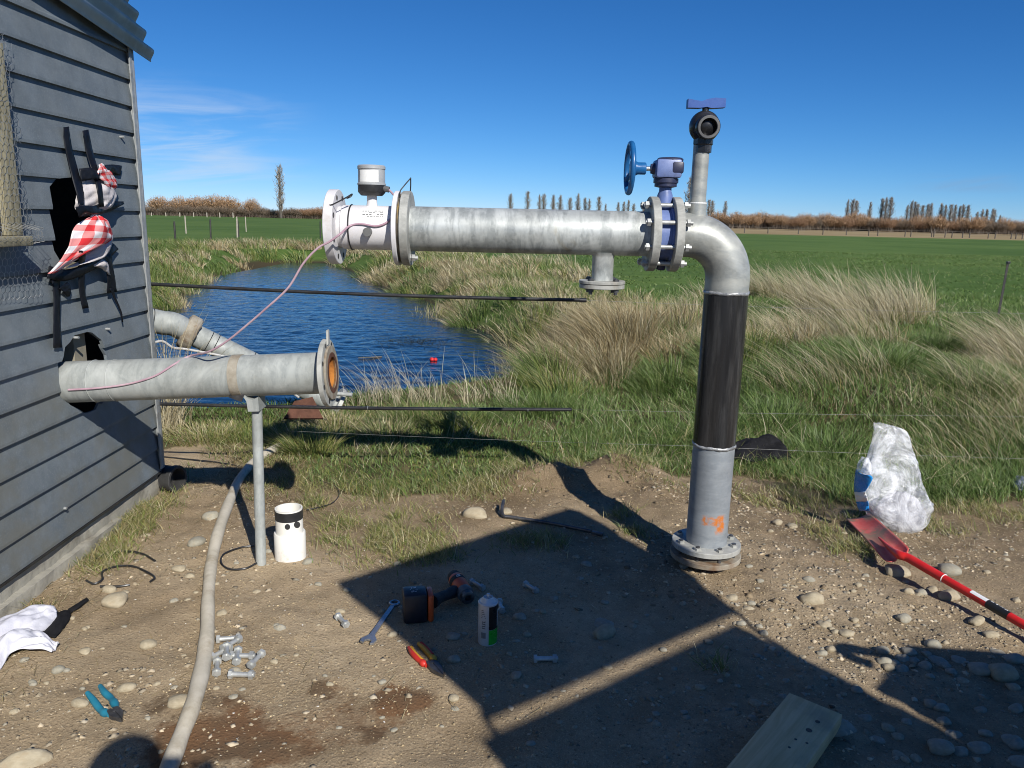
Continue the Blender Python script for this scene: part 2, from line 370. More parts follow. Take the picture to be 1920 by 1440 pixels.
worn('hose_canvas', (0.44, 0.40, 0.31), (0.58, 0.53, 0.43), 9, 0.85, 0, 0.35, 120, (0.30, 0.24, 0.155), 0.6, spec=0.2)
worn('board_grey', (0.12, 0.14, 0.15), (0.17, 0.19, 0.20), 9, 0.62, 0, 0.15, 90)
worn('concrete', (0.26, 0.245, 0.20), (0.37, 0.35, 0.29), 7, 0.95, 0, 0.9, 40, (0.17, 0.15, 0.11), 0.6)
worn('roof_steel', (0.38, 0.41, 0.39), (0.50, 0.53, 0.50), 5, 0.55, 0.05, 0.05, 60, (0.30, 0.32, 0.29), 0.4)
worn('trim_steel', (0.27, 0.285, 0.28), (0.42, 0.43, 0.42), 18, 0.5, 0.3, 0.1, 60, (0.16, 0.15, 0.13), 0.4)
worn('interior_timber', (0.22, 0.20, 0.15), (0.30, 0.27, 0.20), 9, 0.9, 0, 0.2, 40)
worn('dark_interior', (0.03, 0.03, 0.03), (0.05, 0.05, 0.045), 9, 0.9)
worn('wire_steel', (0.34, 0.35, 0.35), (0.46, 0.46, 0.45), 40, 0.45, 0.5, 0.02)
worn('fence_wire_steel', (0.20, 0.21, 0.20), (0.30, 0.30, 0.29), 40, 0.5, 0.4, 0.02)
worn('white_cotton', (0.50, 0.50, 0.56), (0.62, 0.62, 0.67), 8, 0.9, 0, 0.3, 160)
worn('grey_lining', (0.50, 0.46, 0.45), (0.62, 0.58, 0.57), 8, 0.9, 0, 0.3, 160)
worn('red_float', (0.5, 0.02, 0.02), (0.6, 0.03, 0.03), 9, 0.4)
worn('orange_plastic', (0.45, 0.065, 0.012), (0.55, 0.09, 0.02), 14, 0.4, 0, 0.05, 60)
worn('battery_dark', (0.006, 0.008, 0.014), (0.015, 0.019, 0.03), 14, 0.42, 0, 0.1, 60)
worn('grip_black', (0.012, 0.012, 0.013), (0.03, 0.03, 0.03), 14, 0.7, 0, 0.4, 160)
worn('grey_plastic', (0.08, 0.08, 0.08), (0.14, 0.14, 0.135), 14, 0.5)
worn('teal_grip', (0.012, 0.15, 0.23), (0.02, 0.20, 0.29), 14, 0.5, 0, 0.1, 60, (0.04, 0.10, 0.12), 0.2)
worn('red_grip', (0.42, 0.02, 0.015), (0.55, 0.035, 0.02), 14, 0.45)
worn('yellow_grip', (0.48, 0.25, 0.02), (0.60, 0.33, 0.03), 14, 0.45)
worn('shovel_red', (0.58, 0.018, 0.016), (0.66, 0.03, 0.025), 14, 0.38, 0, 0.06, 60, (0.30, 0.02, 0.015), 0.25)
worn('print_black', (0.012, 0.012, 0.012), (0.02, 0.02, 0.02), 10, 0.4)
worn('print_white', (0.72, 0.72, 0.70), (0.8, 0.8, 0.78), 10, 0.45)
worn('print_blue', (0.01, 0.20, 0.58), (0.015, 0.26, 0.66), 10, 0.25)
worn('can_silver', (0.52, 0.53, 0.53), (0.64, 0.65, 0.65), 12, 0.35, 0.25, 0.03)
worn('can_green', (0.01, 0.30, 0.02), (0.015, 0.36, 0.03), 12, 0.3)
worn('can_black', (0.008, 0.008, 0.008), (0.015, 0.015, 0.015), 12, 0.3)
worn('post_black', (0.016, 0.015, 0.014), (0.04, 0.035, 0.03), 12, 0.6)
worn('post_timber', (0.30, 0.27, 0.21), (0.42, 0.38, 0.31), 12, 0.9)
worn('post_dark', (0.08, 0.07, 0.055), (0.13, 0.11, 0.09), 12, 0.9)
worn('skin', (0.42, 0.25, 0.18), (0.48, 0.30, 0.22), 9, 0.5); worn('work_shirt', (0.04, 0.06, 0.12), (0.06, 0.08, 0.15), 9, 0.9); worn('hair_dark', (0.02, 0.015, 0.01), (0.04, 0.03, 0.02), 30, 0.7)
worn('truck_white', (0.66, 0.66, 0.66), (0.74, 0.74, 0.73), 3, 0.3); worn('truck_grey', (0.12, 0.12, 0.12), (0.18, 0.18, 0.18), 3, 0.4); worn('tyre_black', (0.015, 0.015, 0.015), (0.03, 0.03, 0.03), 12, 0.8)
# weatherboard: blue-grey paint, chalky flecks and scratches running down
t = NT('weatherboard'); 
col = t.mix(t.mr(t.noise(7, 6, 0.7), 0.3, 0.7), (0.112, 0.136, 0.154), (0.165, 0.193, 0.212))
col = t.mix(t.mth('MULTIPLY', t.mr(t.noise(220, 3, 0.6), 0.5, 0.72), 0.45), col, (0.29, 0.31, 0.32))
fl = t.mr(t.noise(1.0, 5, 0.75, t.co(sc=(1, 120, 12))), 0.64, 0.74); fl = t.mth('MULTIPLY', fl, t.mr(t.noise(2.4, 4), 0.40, 0.62))
col = t.mix(t.mth('MULTIPLY', fl, 0.85), col, (0.36, 0.38, 0.39))
_, yy, zz2 = t.sep(t.co()); 
low = t.mth('MULTIPLY', t.mr(zz2, 1.15, 0.35, 0.25, 1.0), t.mr(t.noise(3.2, 6, 0.7), 0.36, 0.62))
col = t.mix(t.mth('MULTIPLY', low, 0.7), col, (0.135, 0.133, 0.108))
t.set(col, 0.6, 0, t.bump(t.noise(160, 4), 0.14, 0.002), 0.4)
# red gingham check on cloth (by cloth UV)
t = NT('gingham'); mp = t.co('UV', sc=(3.2, 4.6, 1)); sxy = t.sep(mp)
def stripe(v): return t.mth('GREATER_THAN', t.mth('FRACT', v), 0.5)
sa = stripe(sxy[0]); sb = stripe(sxy[1]); su = t.mth('MULTIPLY', t.mth('ADD', sa, sb), 0.5)
col = t.ramp(su, [(0.0, (0.74, 0.70, 0.70)), (0.5, (0.70, 0.26, 0.25)), (1.0, (0.62, 0.035, 0.04))], 'CONSTANT'); 
for e, p in zip(col.node.color_ramp.elements, (0.0, 0.3, 0.8)): e.position = p
t.set(col, 0.9, 0, t.bump(t.noise(220, 3), 0.25, 0.002), 0.2)
# shovel blade: red paint worn and muddy
t = NT('shovel_blade'); v = t.co()
col = t.mix(t.mr(t.noise(9, 5, 0.6), 0.3, 0.7), (0.55, 0.07, 0.055), (0.62, 0.17, 0.14))
mud = t.mr(t.noise(7, 7, 0.7, t.co(loc=(1.3, 0.4, 0))), 0.47, 0.60); yb = t.attr('tip', 'Fac')
col = t.mix(t.mth('MULTIPLY', t.mth('MAXIMUM', t.mth('MULTIPLY', mud, t.mr(yb, 0.1, 0.6)), t.mth('MULTIPLY', t.mr(t.noise(40, 6, 0.75), 0.58, 0.7), 0.8)), 0.9), col, (0.20, 0.165, 0.105))
t.set(col, 0.6, 0, t.bump(t.noise(60, 5), 0.25, 0.003))
# pale grey pine plank
t = NT('plank_wood'); v = t.co(sc=(3, 40, 40)); col = t.mix(t.mr(t.noise(1.2, 6, 0.65, v, 0.6), 0.3, 0.72), (0.52, 0.38, 0.19), (0.70, 0.54, 0.30))
col = t.mix(t.mth('MULTIPLY', t.mr(t.noise(6, 5), 0.55, 0.75), 0.5), col, (0.24, 0.20, 0.15)); t.set(col, 0.85, 0, t.bump(t.noise(1.2, 6, 0.65, v, 0.6), 0.25, 0.003))
# clear plastic bag
t = NT('clear_plastic'); t.set((0.86, 0.88, 0.92), 0.14, 0, t.bump(t.noise(9, 5, 0.6, None, 1.8), 0.6, 0.03)); 
al = t.mr(t.noise(6, 6, 0.65, None, 1.8), 0.36, 0.66, 0.14, 0.72); t.lk(al, t.b.inputs['Alpha'])
t = NT('crumpled_white'); t.set(t.mix(t.mr(t.noise(12, 6, 0.7, None, 1.5), 0.35, 0.7), (0.30, 0.30, 0.33), (0.66, 0.66, 0.70)), 0.4, 0, t.bump(t.noise(22, 6, 0.7, None, 2.0), 0.9, 0.02))
# stones
for nm, a, b in (('stone_tan', (0.29, 0.245, 0.165), (0.41, 0.355, 0.25)), ('stone_grey', (0.25, 0.235, 0.185), (0.36, 0.335, 0.265)), ('stone_blue', (0.24, 0.225, 0.175), (0.33, 0.31, 0.245))):
    worn(nm, a, b, 1.6, 0.9, 0, 0.35, 9, (0.33, 0.26, 0.165), 0.55)
# blades and twigs coloured blade by blade
def leafy(name, trans=0.35, rough=0.65):
    t = NT(name); t.n.remove(t.b); c = t.attr('col')
    d = t.new('ShaderNodeBsdfDiffuse'); r = t.new('ShaderNodeBsdfTranslucent'); g = t.new('ShaderNodeBsdfGlossy'); g.inputs['Roughness'].default_value = 0.5
    g.inputs['Color'].default_value = (0.6, 0.6, 0.55, 1)
    t.lk(c, d.inputs['Color']); t.lk(c, r.inputs['Color'])
    m1_ = t.new('ShaderNodeMixShader'); m1_.inputs[0].default_value = trans; t.lk(d.outputs[0], m1_.inputs[1]); t.lk(r.outputs[0], m1_.inputs[2])
    m2_ = t.new('ShaderNodeMixShader'); m2_.inputs[0].default_value = 0.05; t.lk(m1_.outputs[0], m2_.inputs[1]); t.lk(g.outputs[0], m2_.inputs[2])
    t.lk(m2_.outputs[0], t.out.inputs[0]); return t
leafy('blades', 0.28); leafy('twigs', 0.0)
t = NT('pebble_mix'); t.set(t.attr('col'), 0.9, 0)
# ------------------------------------------------------------------ ground and pond
WZ = -0.45
def gpoly(px, z=0.0): return [(G(x, y, z).x, G(x, y, z).y) for x, y in px]
POND = gpoly([(60, 838), (300, 840), (450, 838), (560, 828), (700, 806), (820, 790), (930, 775), (1035, 742), (1055, 700), (990, 650), (852, 608), (826, 582), (788, 563), (700, 531), (645, 506), (612, 493), (480, 491), (405, 520), (364, 546), (340, 580), (60, 600)], WZ)
DIRT = gpoly([(300, 850), (345, 838), (430, 836), (510, 868), (545, 925), (640, 930), (720, 932), (850, 925), (940, 903), (1010, 884), (1090, 880), (1180, 890), (1260, 905), (1400, 902), (1480, 915), (1540, 955), (1600, 962), (1750, 958), (1920, 945), (2300, 940)]) + [(6, 2.5), (6, -6), (-1.9, -6), (-1.9, 3.9)]
RISER = Vector((0.85, 3.09, 0)); YP = 3.09
STAIN = gpoly([(290, 1330), (380, 1300), (520, 1325), (640, 1300), (740, 1285), (790, 1310), (760, 1350), (660, 1385), (560, 1400), (430, 1425), (330, 1440), (310, 1390)])
def bump2(x, y, c, r, h): 
    return h * np.exp(-(((x - c[0]) / r[0]) ** 2 + ((y - c[1]) / r[1]) ** 2))
MND = [(G(1045, 905), (0.22, 0.10), 0.10), (G(1150, 890), (0.20, 0.14), 0.12), (G(1225, 915), (0.12, 0.2), 0.07), (G(960, 910), (0.25, 0.1), 0.04)]
TUSS = [(AY(1600, 560, 7.4), 1.3, 0.30), (AY(1480, 600, 6.3), 0.9, 0.16), (AY(1880, 640, 5.9), 1.0, 0.22), (AY(1750, 650, 5.6), 0.8, 0.14), (AY(1150, 560, 8.5), 1.5, 0.2)]
def gz(x, y):
    x = np.asarray(x, float); y = np.asarray(y, float)
    near = sst(16, 7, y) * sst(-8, -2, y) if True else 1
    z = 0.018 * fbm(x * 0.9, y * 0.9, 3, 3) * near + 0.010 * fbm(x * 5, y * 5, 8, 3) * near
    sd = poly_sd(x, y, POND)
    far = sst(9, 22, y)
    wdt = 0.45 + 0.5 * far + 0.2 * vnoise(x * 0.7, y * 0.7, 5)
    bank = sst(-0.12, 1, sd / wdt)
    z = z + (bank - 1) * (0.53 + 0.0 * far) + np.where(sd < 0, np.maximum(sd * 0.5, -0.6), 0)
    z = z + 0.10 * fbm(x * 0.8, y * 0.8, 31, 3) * sst(0.2, 1.2, sd) * sst(5.0, 6.5, y) * sst(40, 15, y)
    for c, r, h in MND: z = z + bump2(x, y, c, r, h) * (1 + 0.5 * fbm(x * 9, y * 9, 41, 3))
    for c, r, h in TUSS: z = z + bump2(x, y, c, (r, r), h)
    z = z + bump2(x, y, (RISER.x - 0.02, RISER.y + 0.02), (0.24, 0.24), 0.022)
    dg = sst(0.0, -0.3, poly_sd(x, y, DIRT)); gr = sst(0.4, 1.6, x) * sst(2.9, 2.0, y)
    z = z + dg * (0.010 * fbm(x * 15, y * 15, 51, 3) + 0.012 * fbm(x * 3.1, y * 3.1, 53, 3) + gr * 0.010 * fbm(x * 11, y * 11, 61, 3))
    return z
def gz1(x, y):
    "height of the built ground mesh (bilinear)"
    i = min(max(int(np.searchsorted(gx, x)) - 1, 0), len(gx) - 2); j = min(max(int(np.searchsorted(gy, y)) - 1, 0), len(gy) - 2)
    u = (x - gx[i]) / (gx[i + 1] - gx[i]); v = (y - gy[j]) / (gy[j + 1] - gy[j])
    return float((ZZ[j, i] * (1 - u) + ZZ[j, i + 1] * u) * (1 - v) + (ZZ[j + 1, i] * (1 - u) + ZZ[j + 1, i + 1] * u) * v)
def GR(px, py, n=4):
    "point of the real ground seen at a picture position"
    z = 0.0
    for _ in range(n):
        p = G(px, py, z); z = gz1(p.x, p.y)
    return Vector((p.x, p.y, z))
def axis_grid(lo, hi, d0, far_lo, far_hi, g):
    a = list(np.arange(lo, hi + 1e-6, d0)); s = d0; q = a[-1]
    while q < far_hi: s *= g; q += s; a.append(q)
    s = d0; q = lo; b = []
    while q > far_lo: s *= g; q -= s; b.append(q)
    return np.array(b[::-1] + a)
gx = axis_grid(-2.6, 3.4, 0.026, -1800, 1800, 1.075); gy = axis_grid(1.3, 6.6, 0.026, -40, 2200, 1.055)
XX, YY = np.meshgrid(gx, gy); ZZ = gz(XX, YY)
nx_, ny_ = len(gx), len(gy)
V = np.stack([XX, YY, ZZ], -1).reshape(-1, 3)
idx = np.arange(nx_ * ny_).reshape(ny_, nx_)
Q = np.stack([idx[:-1, :-1], idx[:-1, 1:], idx[1:, 1:], idx[1:, :-1]], -1).reshape(-1, 4)
def np_mesh(name, V, F, mat, col=None, smooth=False):
    "fast mesh from arrays; F is an (n,k) index array or a list of such"
    me = bpy.data.meshes.new(name); Fs = F if isinstance(F, list) else [F]
    me.vertices.add(len(V)); me.vertices.foreach_set('co', np.ascontiguousarray(V, np.float32).ravel())
    tot = np.concatenate([np.full(len(f), f.shape[1], np.int32) for f in Fs]); li = np.concatenate([f.ravel() for f in Fs]).astype(np.int32)
    me.loops.add(len(li)); me.loops.foreach_set('vertex_index', li)
    me.polygons.add(len(tot)); me.polygons.foreach_set('loop_start', np.concatenate([[0], np.cumsum(tot)[:-1]]).astype(np.int32))
    try: me.polygons.foreach_set('loop_total', tot)
    except Exception: pass
    if col is not None:
        at = me.attributes.new('col', 'FLOAT_COLOR', 'POINT'); c = np.ones((len(V), 4), np.float32); c[:, :col.shape[1]] = col; at.data.foreach_set('color', c.ravel())
    me.update(calc_edges=True); me.validate()
    if smooth: me.shade_smooth()
    if mat: me.materials.append(MT[mat])
    o = bpy.data.objects.new(name, me); COL.objects.link(o); return o
sdD = poly_sd(XX, YY, DIRT); 
PATCH = []      # grass patches on the dirt: centre, radii, weight
def patch(px, py, rx, ry, w=1.0):
    c = G(px, py); e = G(px + rx, py); f = G(px, py - ry); PATCH.append((c.x, c.y, abs(e.x - c.x), abs(f.y - c.y), w))
for a in ((735, 1000, 95, 42, .9), (650, 990, 50, 30, .7), (790, 1035, 70, 22, .8), (250, 980, 55, 42, 1), (205, 1045, 35, 28, .9), (290, 945, 30, 18, .7), (1178, 985, 38, 24, .9), (1600, 1032, 38, 16, 1), (1010, 1015, 70, 18, .6), (75, 1138, 26, 14, .8),
          (615, 885, 60, 28, .9), (1340, 1250, 30, 16, .5), (1545, 1000, 30, 14, .5), (1760, 985, 50, 16, .6), (1500, 945, 50, 16, .6), (1880, 960, 70, 18, .6), (880, 920, 60, 16, .5), (1440, 930, 50, 18, .6), (580, 940, 30, 14, .6), (1330, 1300, 22, 8, .4), (1610, 1020, 30, 10, .6), (700, 925, 60, 12, .4)): patch(*a)
def patch_w(x, y):
    w = np.zeros(np.shape(x))
    for cx, cy, rx, ry, k in PATCH: w = np.maximum(w, k * np.exp(-(((x - cx) / rx) ** 2 + ((y - cy) / ry) ** 2) ** 1.5))
    return w
grs = np.maximum(sst(-0.03, 0.16, sdD + 0.10 * fbm(XX * 3, YY * 3, 77, 3)), 0.55 * patch_w(XX, YY))
stn = sst(0.08, -0.05, poly_sd(XX, YY, STAIN) + 0.10 * fbm(XX * 5, YY * 5, 91, 4)) * (0.35 + 0.65 * sst(-0.25, 0.35, fbm(XX * 9, YY * 9, 92, 3)))
tan = sst(118, 124, YY + 0.1 * XX) * sst(330, 300, YY) * sst(0, 12, XX)
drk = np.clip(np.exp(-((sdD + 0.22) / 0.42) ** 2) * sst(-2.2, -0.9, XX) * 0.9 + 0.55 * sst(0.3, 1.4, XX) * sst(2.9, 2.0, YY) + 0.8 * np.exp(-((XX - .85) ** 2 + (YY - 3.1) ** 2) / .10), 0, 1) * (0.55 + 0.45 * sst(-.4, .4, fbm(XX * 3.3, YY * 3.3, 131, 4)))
o = np_mesh('ground', V, Q, None, None, True); me = o.data
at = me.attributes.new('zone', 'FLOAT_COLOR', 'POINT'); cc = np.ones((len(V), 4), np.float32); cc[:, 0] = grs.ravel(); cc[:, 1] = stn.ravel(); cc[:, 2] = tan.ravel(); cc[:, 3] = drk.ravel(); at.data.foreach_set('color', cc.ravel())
tag(o, kind='structure')
t = NT('earth'); zn = t.new('ShaderNodeSeparateColor'); t.lk(t.attr('zone'), zn.inputs[0]); zr, zg, zb = zn.outputs[:3]
v = t.co()
d1 = t.mix(t.mr(t.noise(2.2, 7, 0.68), 0.32, 0.68), (0.290, 0.218, 0.132), (0.440, 0.340, 0.218))
d1 = t.mix(t.mth('MULTIPLY', t.mr(t.noise(0.8, 5, 0.6, t.co(loc=(3, 1, 0))), 0.42, 0.66), 0.55), d1, (0.50, 0.395, 0.262))
vo = t.new('ShaderNodeTexVoronoi'); vo.inputs['Scale'].default_value = 75; t.lk(v, vo.inputs['Vector'])
ck = t.mth('MULTIPLY', t.mr(vo.outputs[0], 0.34, 0.16), t.mr(t.noise(5, 4), 0.42, 0.6))
bw = t.new('ShaderNodeRGBToBW'); t.lk(vo.outputs[1], bw.inputs[0])
d1 = t.mix(t.mth('MULTIPLY', ck, 0.6), d1, t.mix(bw.outputs[0], (0.25, 0.195, 0.12), (0.62, 0.53, 0.38)))
d1 = t.mix(t.mth('MULTIPLY', t.mr(t.noise(34, 5, 0.75), 0.54, 0.74), 0.8), d1, (0.175, 0.122, 0.066))
d1 = t.mix(t.mth('MULTIPLY', t.mr(t.noise(210, 3, 0.7), 0.50, 0.66), 0.55), d1, (0.62, 0.51, 0.34))
d1 = t.mix(t.mth('MULTIPLY', t.mr(t.noise(120, 4, 0.75, t.co(loc=(7, 3, 1))), 0.55, 0.68), 0.65), d1, (0.135, 0.098, 0.058))
xg_ = t.mr(t.sep(v)[0], -0.2, 1.0); d1 = t.mix(t.mth('MULTIPLY', xg_, t.mth('MULTIPLY', t.mr(t.noise(9, 6, 0.7, t.co(loc=(1, 8, 1))), 0.42, 0.62), 0.5)), d1, (0.21, 0.165, 0.105))
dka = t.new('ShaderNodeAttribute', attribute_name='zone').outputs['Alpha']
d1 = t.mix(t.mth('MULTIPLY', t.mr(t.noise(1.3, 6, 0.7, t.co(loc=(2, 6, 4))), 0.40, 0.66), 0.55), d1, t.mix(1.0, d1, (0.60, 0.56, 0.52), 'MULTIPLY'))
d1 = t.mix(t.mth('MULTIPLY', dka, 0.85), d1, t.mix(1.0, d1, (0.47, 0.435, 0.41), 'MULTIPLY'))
rs = t.mix(t.mr(t.noise(3.1, 4, 0.6, t.co(loc=(5, 3, 0))), 0.40, 0.62), (0.120, 0.080, 0.047), (0.165, 0.086, 0.042))
d1 = t.mix(t.mth('MULTIPLY', t.mr(t.mth('ADD', zg, t.mth('MULTIPLY', t.mth('SUBTRACT', t.noise(28, 6, 0.75), 0.5), 0.9)), 0.15, 0.6), 0.92), d1, rs)
# pasture in the distance, soil under the blades close by
yv = t.sep(v)[1]; fary = t.mr(yv, 6.5, 16)
soil = t.mix(t.mr(t.noise(3, 5), 0.35, 0.65), (0.075, 0.072, 0.030), (0.15, 0.12, 0.06))
fld = t.mix(t.mr(t.noise(0.07, 6, 0.65), 0.35, 0.65), (0.066, 0.122, 0.024), (0.108, 0.170, 0.040))
fld = t.mix(t.mth('MULTIPLY', t.mr(t.noise(1.0, 6, 0.7, t.co(sc=(0.5, 3.0, 1))), 0.4, 0.7), 0.6), fld, (0.048, 0.090, 0.020))
gcol = t.mix(fary, soil, fld)
gcol = t.mix(zb, gcol, t.mix(t.mr(t.noise(0.2, 5, 0.6, t.co(sc=(0.3, 1, 1))), 0.35, 0.65), (0.24, 0.18, 0.085), (0.34, 0.26, 0.14)))
gm = t.mr(t.mth('ADD', zr, t.mth('MULTIPLY', t.mth('SUBTRACT', t.noise(14, 5, 0.7), 0.5), 0.7)), 0.32, 0.68)
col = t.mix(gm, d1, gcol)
zz3 = t.sep(v)[2]; col = t.mix(t.mr(zz3, -0.30, -0.46), col, (0.055, 0.045, 0.025))
h = t.mth('ADD', t.mth('MULTIPLY', t.noise(55, 6, 0.7), 0.8), t.mth('MULTIPLY', t.mr(vo.outputs[0], 0.5, 0.1), 0.5))
t.set(col, 0.96, 0, t.bump(t.noise(150, 6, 0.75), 0.8, 0.006, t.bump(h, 0.40, 0.012)), 0.15); me.materials.append(t.m)
# water
wyl = [4.6]; 
while wyl[-1] < 34: wyl.append(wyl[-1] + 0.034 + max(0, wyl[-1] - 8) * 0.0055)
wx_ = np.arange(-9.0, 2.2, 0.042); WXg, WYg = np.meshgrid(wx_, np.array(wyl)); rip = sst(6.2, 9.5, WYg)
hw = 0.011 * rip * fbm(WXg * 3.2 + 0.5 * fbm(WXg, WYg, 7, 2), WYg * 5.2, 201, 4, 0.62) + 0.0016 * fbm(WXg * 1.6, WYg * 3.2, 202, 3) + 0.006 * rip * sst(-.2, .4, fbm(WXg * .3, WYg * .3, 205, 2)) * fbm(WXg * 6, WYg * 8, 203, 2)
Vw = np.stack([WXg, WYg, WZ + hw], -1).reshape(-1, 3); iw = np.arange(len(Vw)).reshape(WXg.shape); Qw = np.stack([iw[:-1, :-1], iw[:-1, 1:], iw[1:, 1:], iw[1:, :-1]], -1).reshape(-1, 4)
t = NT('pond_water')
wv = t.co(sc=(1.0, 0.75, 1)); r1 = t.noise(7.0, 4, 0.6, wv, 0.8); r2 = t.noise(1.3, 3, 0.5, wv)
n1 = t.bump(r1, 0.9, 0.015); ym = t.sep(t.co())[1]
st = t.mr(ym, 7.0, 14.0, 0.25, 1.0); n1.node.inputs['Strength'].default_value = 0.5; t.lk(st, n1.node.inputs['Strength'])
t.set((0.003, 0.013, 0.028), 0.05, 0, n1); t.b.inputs['IOR'].default_value = 1.333
ob = np_mesh('pond', Vw, Qw, 'pond_water', None, True); tag(ob, kind='structure')

# ------------------------------------------------------------------ grass
class Blades:
    def __init__(s): s.P = []; s.H = []; s.L = []; s.W = []; s.C = []
    def add(s, x, y, h, lean, w, col, z=None):
        n = len(x); z = gz(x, y) if z is None else z
        s.P.append(np.stack([x, y, z], -1)); s.H.append(h); s.L.append(lean); s.W.append(np.broadcast_to(w, (n,)).astype(float)); s.C.append(col)
    def build(s, name, mat='blades', seg=3):
        P = np.concatenate(s.P); H = np.concatenate(s.H); L = np.concatenate(s.L); Wd = np.concatenate(s.W); C = np.concatenate(s.C); n = len(P)
        th = rng.uniform(0, np.pi, n); sd = np.stack([np.cos(th), np.sin(th) * 0.6, np.zeros(n)], -1) * Wd[:, None] / 2
        rows = []
        for k in range(seg):
            f = k / seg; c = P + np.stack([L[:, 0] * f ** 1.7, L[:, 1] * f ** 1.7, H * (f - 0.25 * f * f * np.minimum(1, np.hypot(L[:, 0], L[:, 1]) / (H + 1e-6)))], -1)
            ww = (1 - 0.35 * f); rows += [c - sd * ww, c + sd * ww]
        f = 1; tip = P + np.stack([L[:, 0], L[:, 1], H * (1 - 0.25 * np.minimum(1, np.hypot(L[:, 0], L[:, 1]) / (H + 1e-6)))], -1)
        rows.append(tip); m = len(rows)
        Vv = np.stack(rows, 1).reshape(-1, 3); b = (np.arange(n) * m)[:, None]
        F4 = np.concatenate([b + np.array([[2 * k, 2 * k + 1, 2 * k + 3, 2 * k + 2]]) for k in range(seg - 1)]) if seg > 1 else np.zeros((0, 4), int)
        F3 = b + np.array([[2 * seg - 2, 2 * seg - 1, 2 * seg]])
        return np_mesh(name, Vv, [F4, F3], mat, np.repeat(C, m, 0))
def pick(n, cols, var=0.18):
    cols = np.array(cols, float); i = rng.integers(0, len(cols), n); t_ = rng.random((n, 1)); j = rng.integers(0, len(cols), n)
    return np.clip((cols[i] * (1 - t_ * .5) + cols[j] * t_ * .5) * (1 + var * rng.normal(size=(n, 1))), 0.004, 0.8)
GREEN = [(0.100, 0.160, 0.034), (0.130, 0.190, 0.046), (0.075, 0.130, 0.028), (0.180, 0.215, 0.070)]
LUSH = [(0.095, 0.168, 0.036), (0.130, 0.210, 0.050), (0.055, 0.105, 0.024), (0.19, 0.25, 0.085)]
DRY = [(0.39, 0.32, 0.175), (0.47, 0.40, 0.24), (0.31, 0.250, 0.13), (0.51, 0.455, 0.30)]
STRAW = [(0.52, 0.46, 0.31), (0.60, 0.54, 0.38), (0.43, 0.365, 0.235)]
BROWN = [(0.27, 0.190, 0.085), (0.36, 0.270, 0.125), (0.22, 0.160, 0.075)]
YELG = [(0.22, 0.235, 0.062), (0.29, 0.275, 0.085), (0.165, 0.205, 0.048)]
def scatter(n, x0, x1, y0, y1, dens):
    x = rng.uniform(x0, x1, n); y = rng.uniform(y0, y1, n); k = rng.random(n) < dens(x, y); return x[k], y[k]
def clump(B, c, n, r, h, lean, splay, w, cols, var=0.18, ry=None, jit=0.24, lo=0.4):
    a = rng.uniform(0, 2 * np.pi, n); q = np.sqrt(rng.random(n)); x = c[0] + r * q * np.cos(a); y = c[1] + (ry or r) * q * np.sin(a)
    hh = h * (lo + (1.1 - lo) * rng.random(n) ** 1.4); L = np.stack([lean[0] * hh + splay * hh * q * np.cos(a) + jit * hh * rng.normal(size=n), lean[1] * hh + splay * hh * q * np.sin(a) + jit * hh * rng.normal(size=n)], -1)
    B.add(x, y, hh, L, w * rng.uniform(0.7, 1.3, n), pick(n, cols, var))
def vis(x, y, m=0.8):
    "stay off the pond and near the field of view"
    return (np.abs(x) < 0.70 * y + m) & (poly_sd(x, y, POND) > 0.02)
outD = lambda x, y: poly_sd(x, y, DIRT) + 0.10 * fbm(x * 3, y * 3, 77, 3)
BIG = lambda x, y, s, f: sst(-0.15, 0.3, fbm(x * f, y * f, s, 3))
# near lush turf between the dirt and the banks
B = Blades()
def turf(n, x0, x1, y0, y1, h0, h1, w, dens, cols, leanx=-0.25, sp=0.35):
    x, y = scatter(n, x0, x1, y0, y1, dens); m = len(x); h = rng.uniform(h0, h1, m) * (0.45 + 1.0 * vnoise(x * 2.2, y * 2.2, 12)) * np.where((x < 0.4) & (y < 8) & (y > 4.2), 0.5, 1.0)
    L = np.stack([h * (leanx + sp * rng.normal(size=m) + 0.5 * fbm(x * 1.7, y * 1.7, 71, 2)), h * (sp * rng.normal(size=m) + 0.5 * fbm(x * 1.7, y * 1.7, 72, 2))], -1)
    B.add(x, y, h, L, w * rng.uniform(0.7, 1.3, m), pick(m, cols))
ok = lambda x, y: vis(x, y) * sst(0.0, 0.25, outD(x, y))
turf(80000, -2.2, 4.2, 3.6, 5.2, 0.05, 0.12, 0.0052, lambda x, y: ok(x, y) * (0.25 + 0.75 * sst(-0.4, 0.8, x)), LUSH + LUSH + GREEN, -0.2, 0.6)
turf(52000, -2.4, 4.2, 3.5, 5.2, 0.04, 0.11, 0.005, lambda x, y: ok(x, y) * (0.25 + 0.75 * BIG(x, y, 22, 1.3)) * (1 - 0.75 * sst(-0.2, 1.0, x)), YELG + GREEN, -0.2, 0.6)
turf(80000, -4, 6, 5.2, 8.0, 0.06, 0.15, 0.007, lambda x, y: ok(x, y) * (0.5 + 0.5 * BIG(x, y, 23, 0.8)), LUSH + LUSH + GREEN, -0.2, 0.6)
turf(16000, -4, 6, 4.2, 8.0, 0.08, 0.22, 0.005, lambda x, y: ok(x, y) * sst(0.55, 0.75, vnoise(x * 0.9, y * 0.9, 24)), DRY + YELG, -0.2, 0.7)
turf(60000, -10, 14, 8.0, 17.0, 0.06, 0.13, 0.012, lambda x, y: ok(x, y) * (0.6 + 0.4 * BIG(x, y, 25, 0.5)), LUSH + LUSH + GREEN)
turf(90000, -6, 32, 15.0, 44.0, 0.04, 0.085, 0.022, lambda x, y: ok(x, y) * (0.35 + 0.65 * BIG(x, y, 26, 0.25)) * sst(-2, 4, x), LUSH + LUSH + GREEN, -0.2, 1.2)
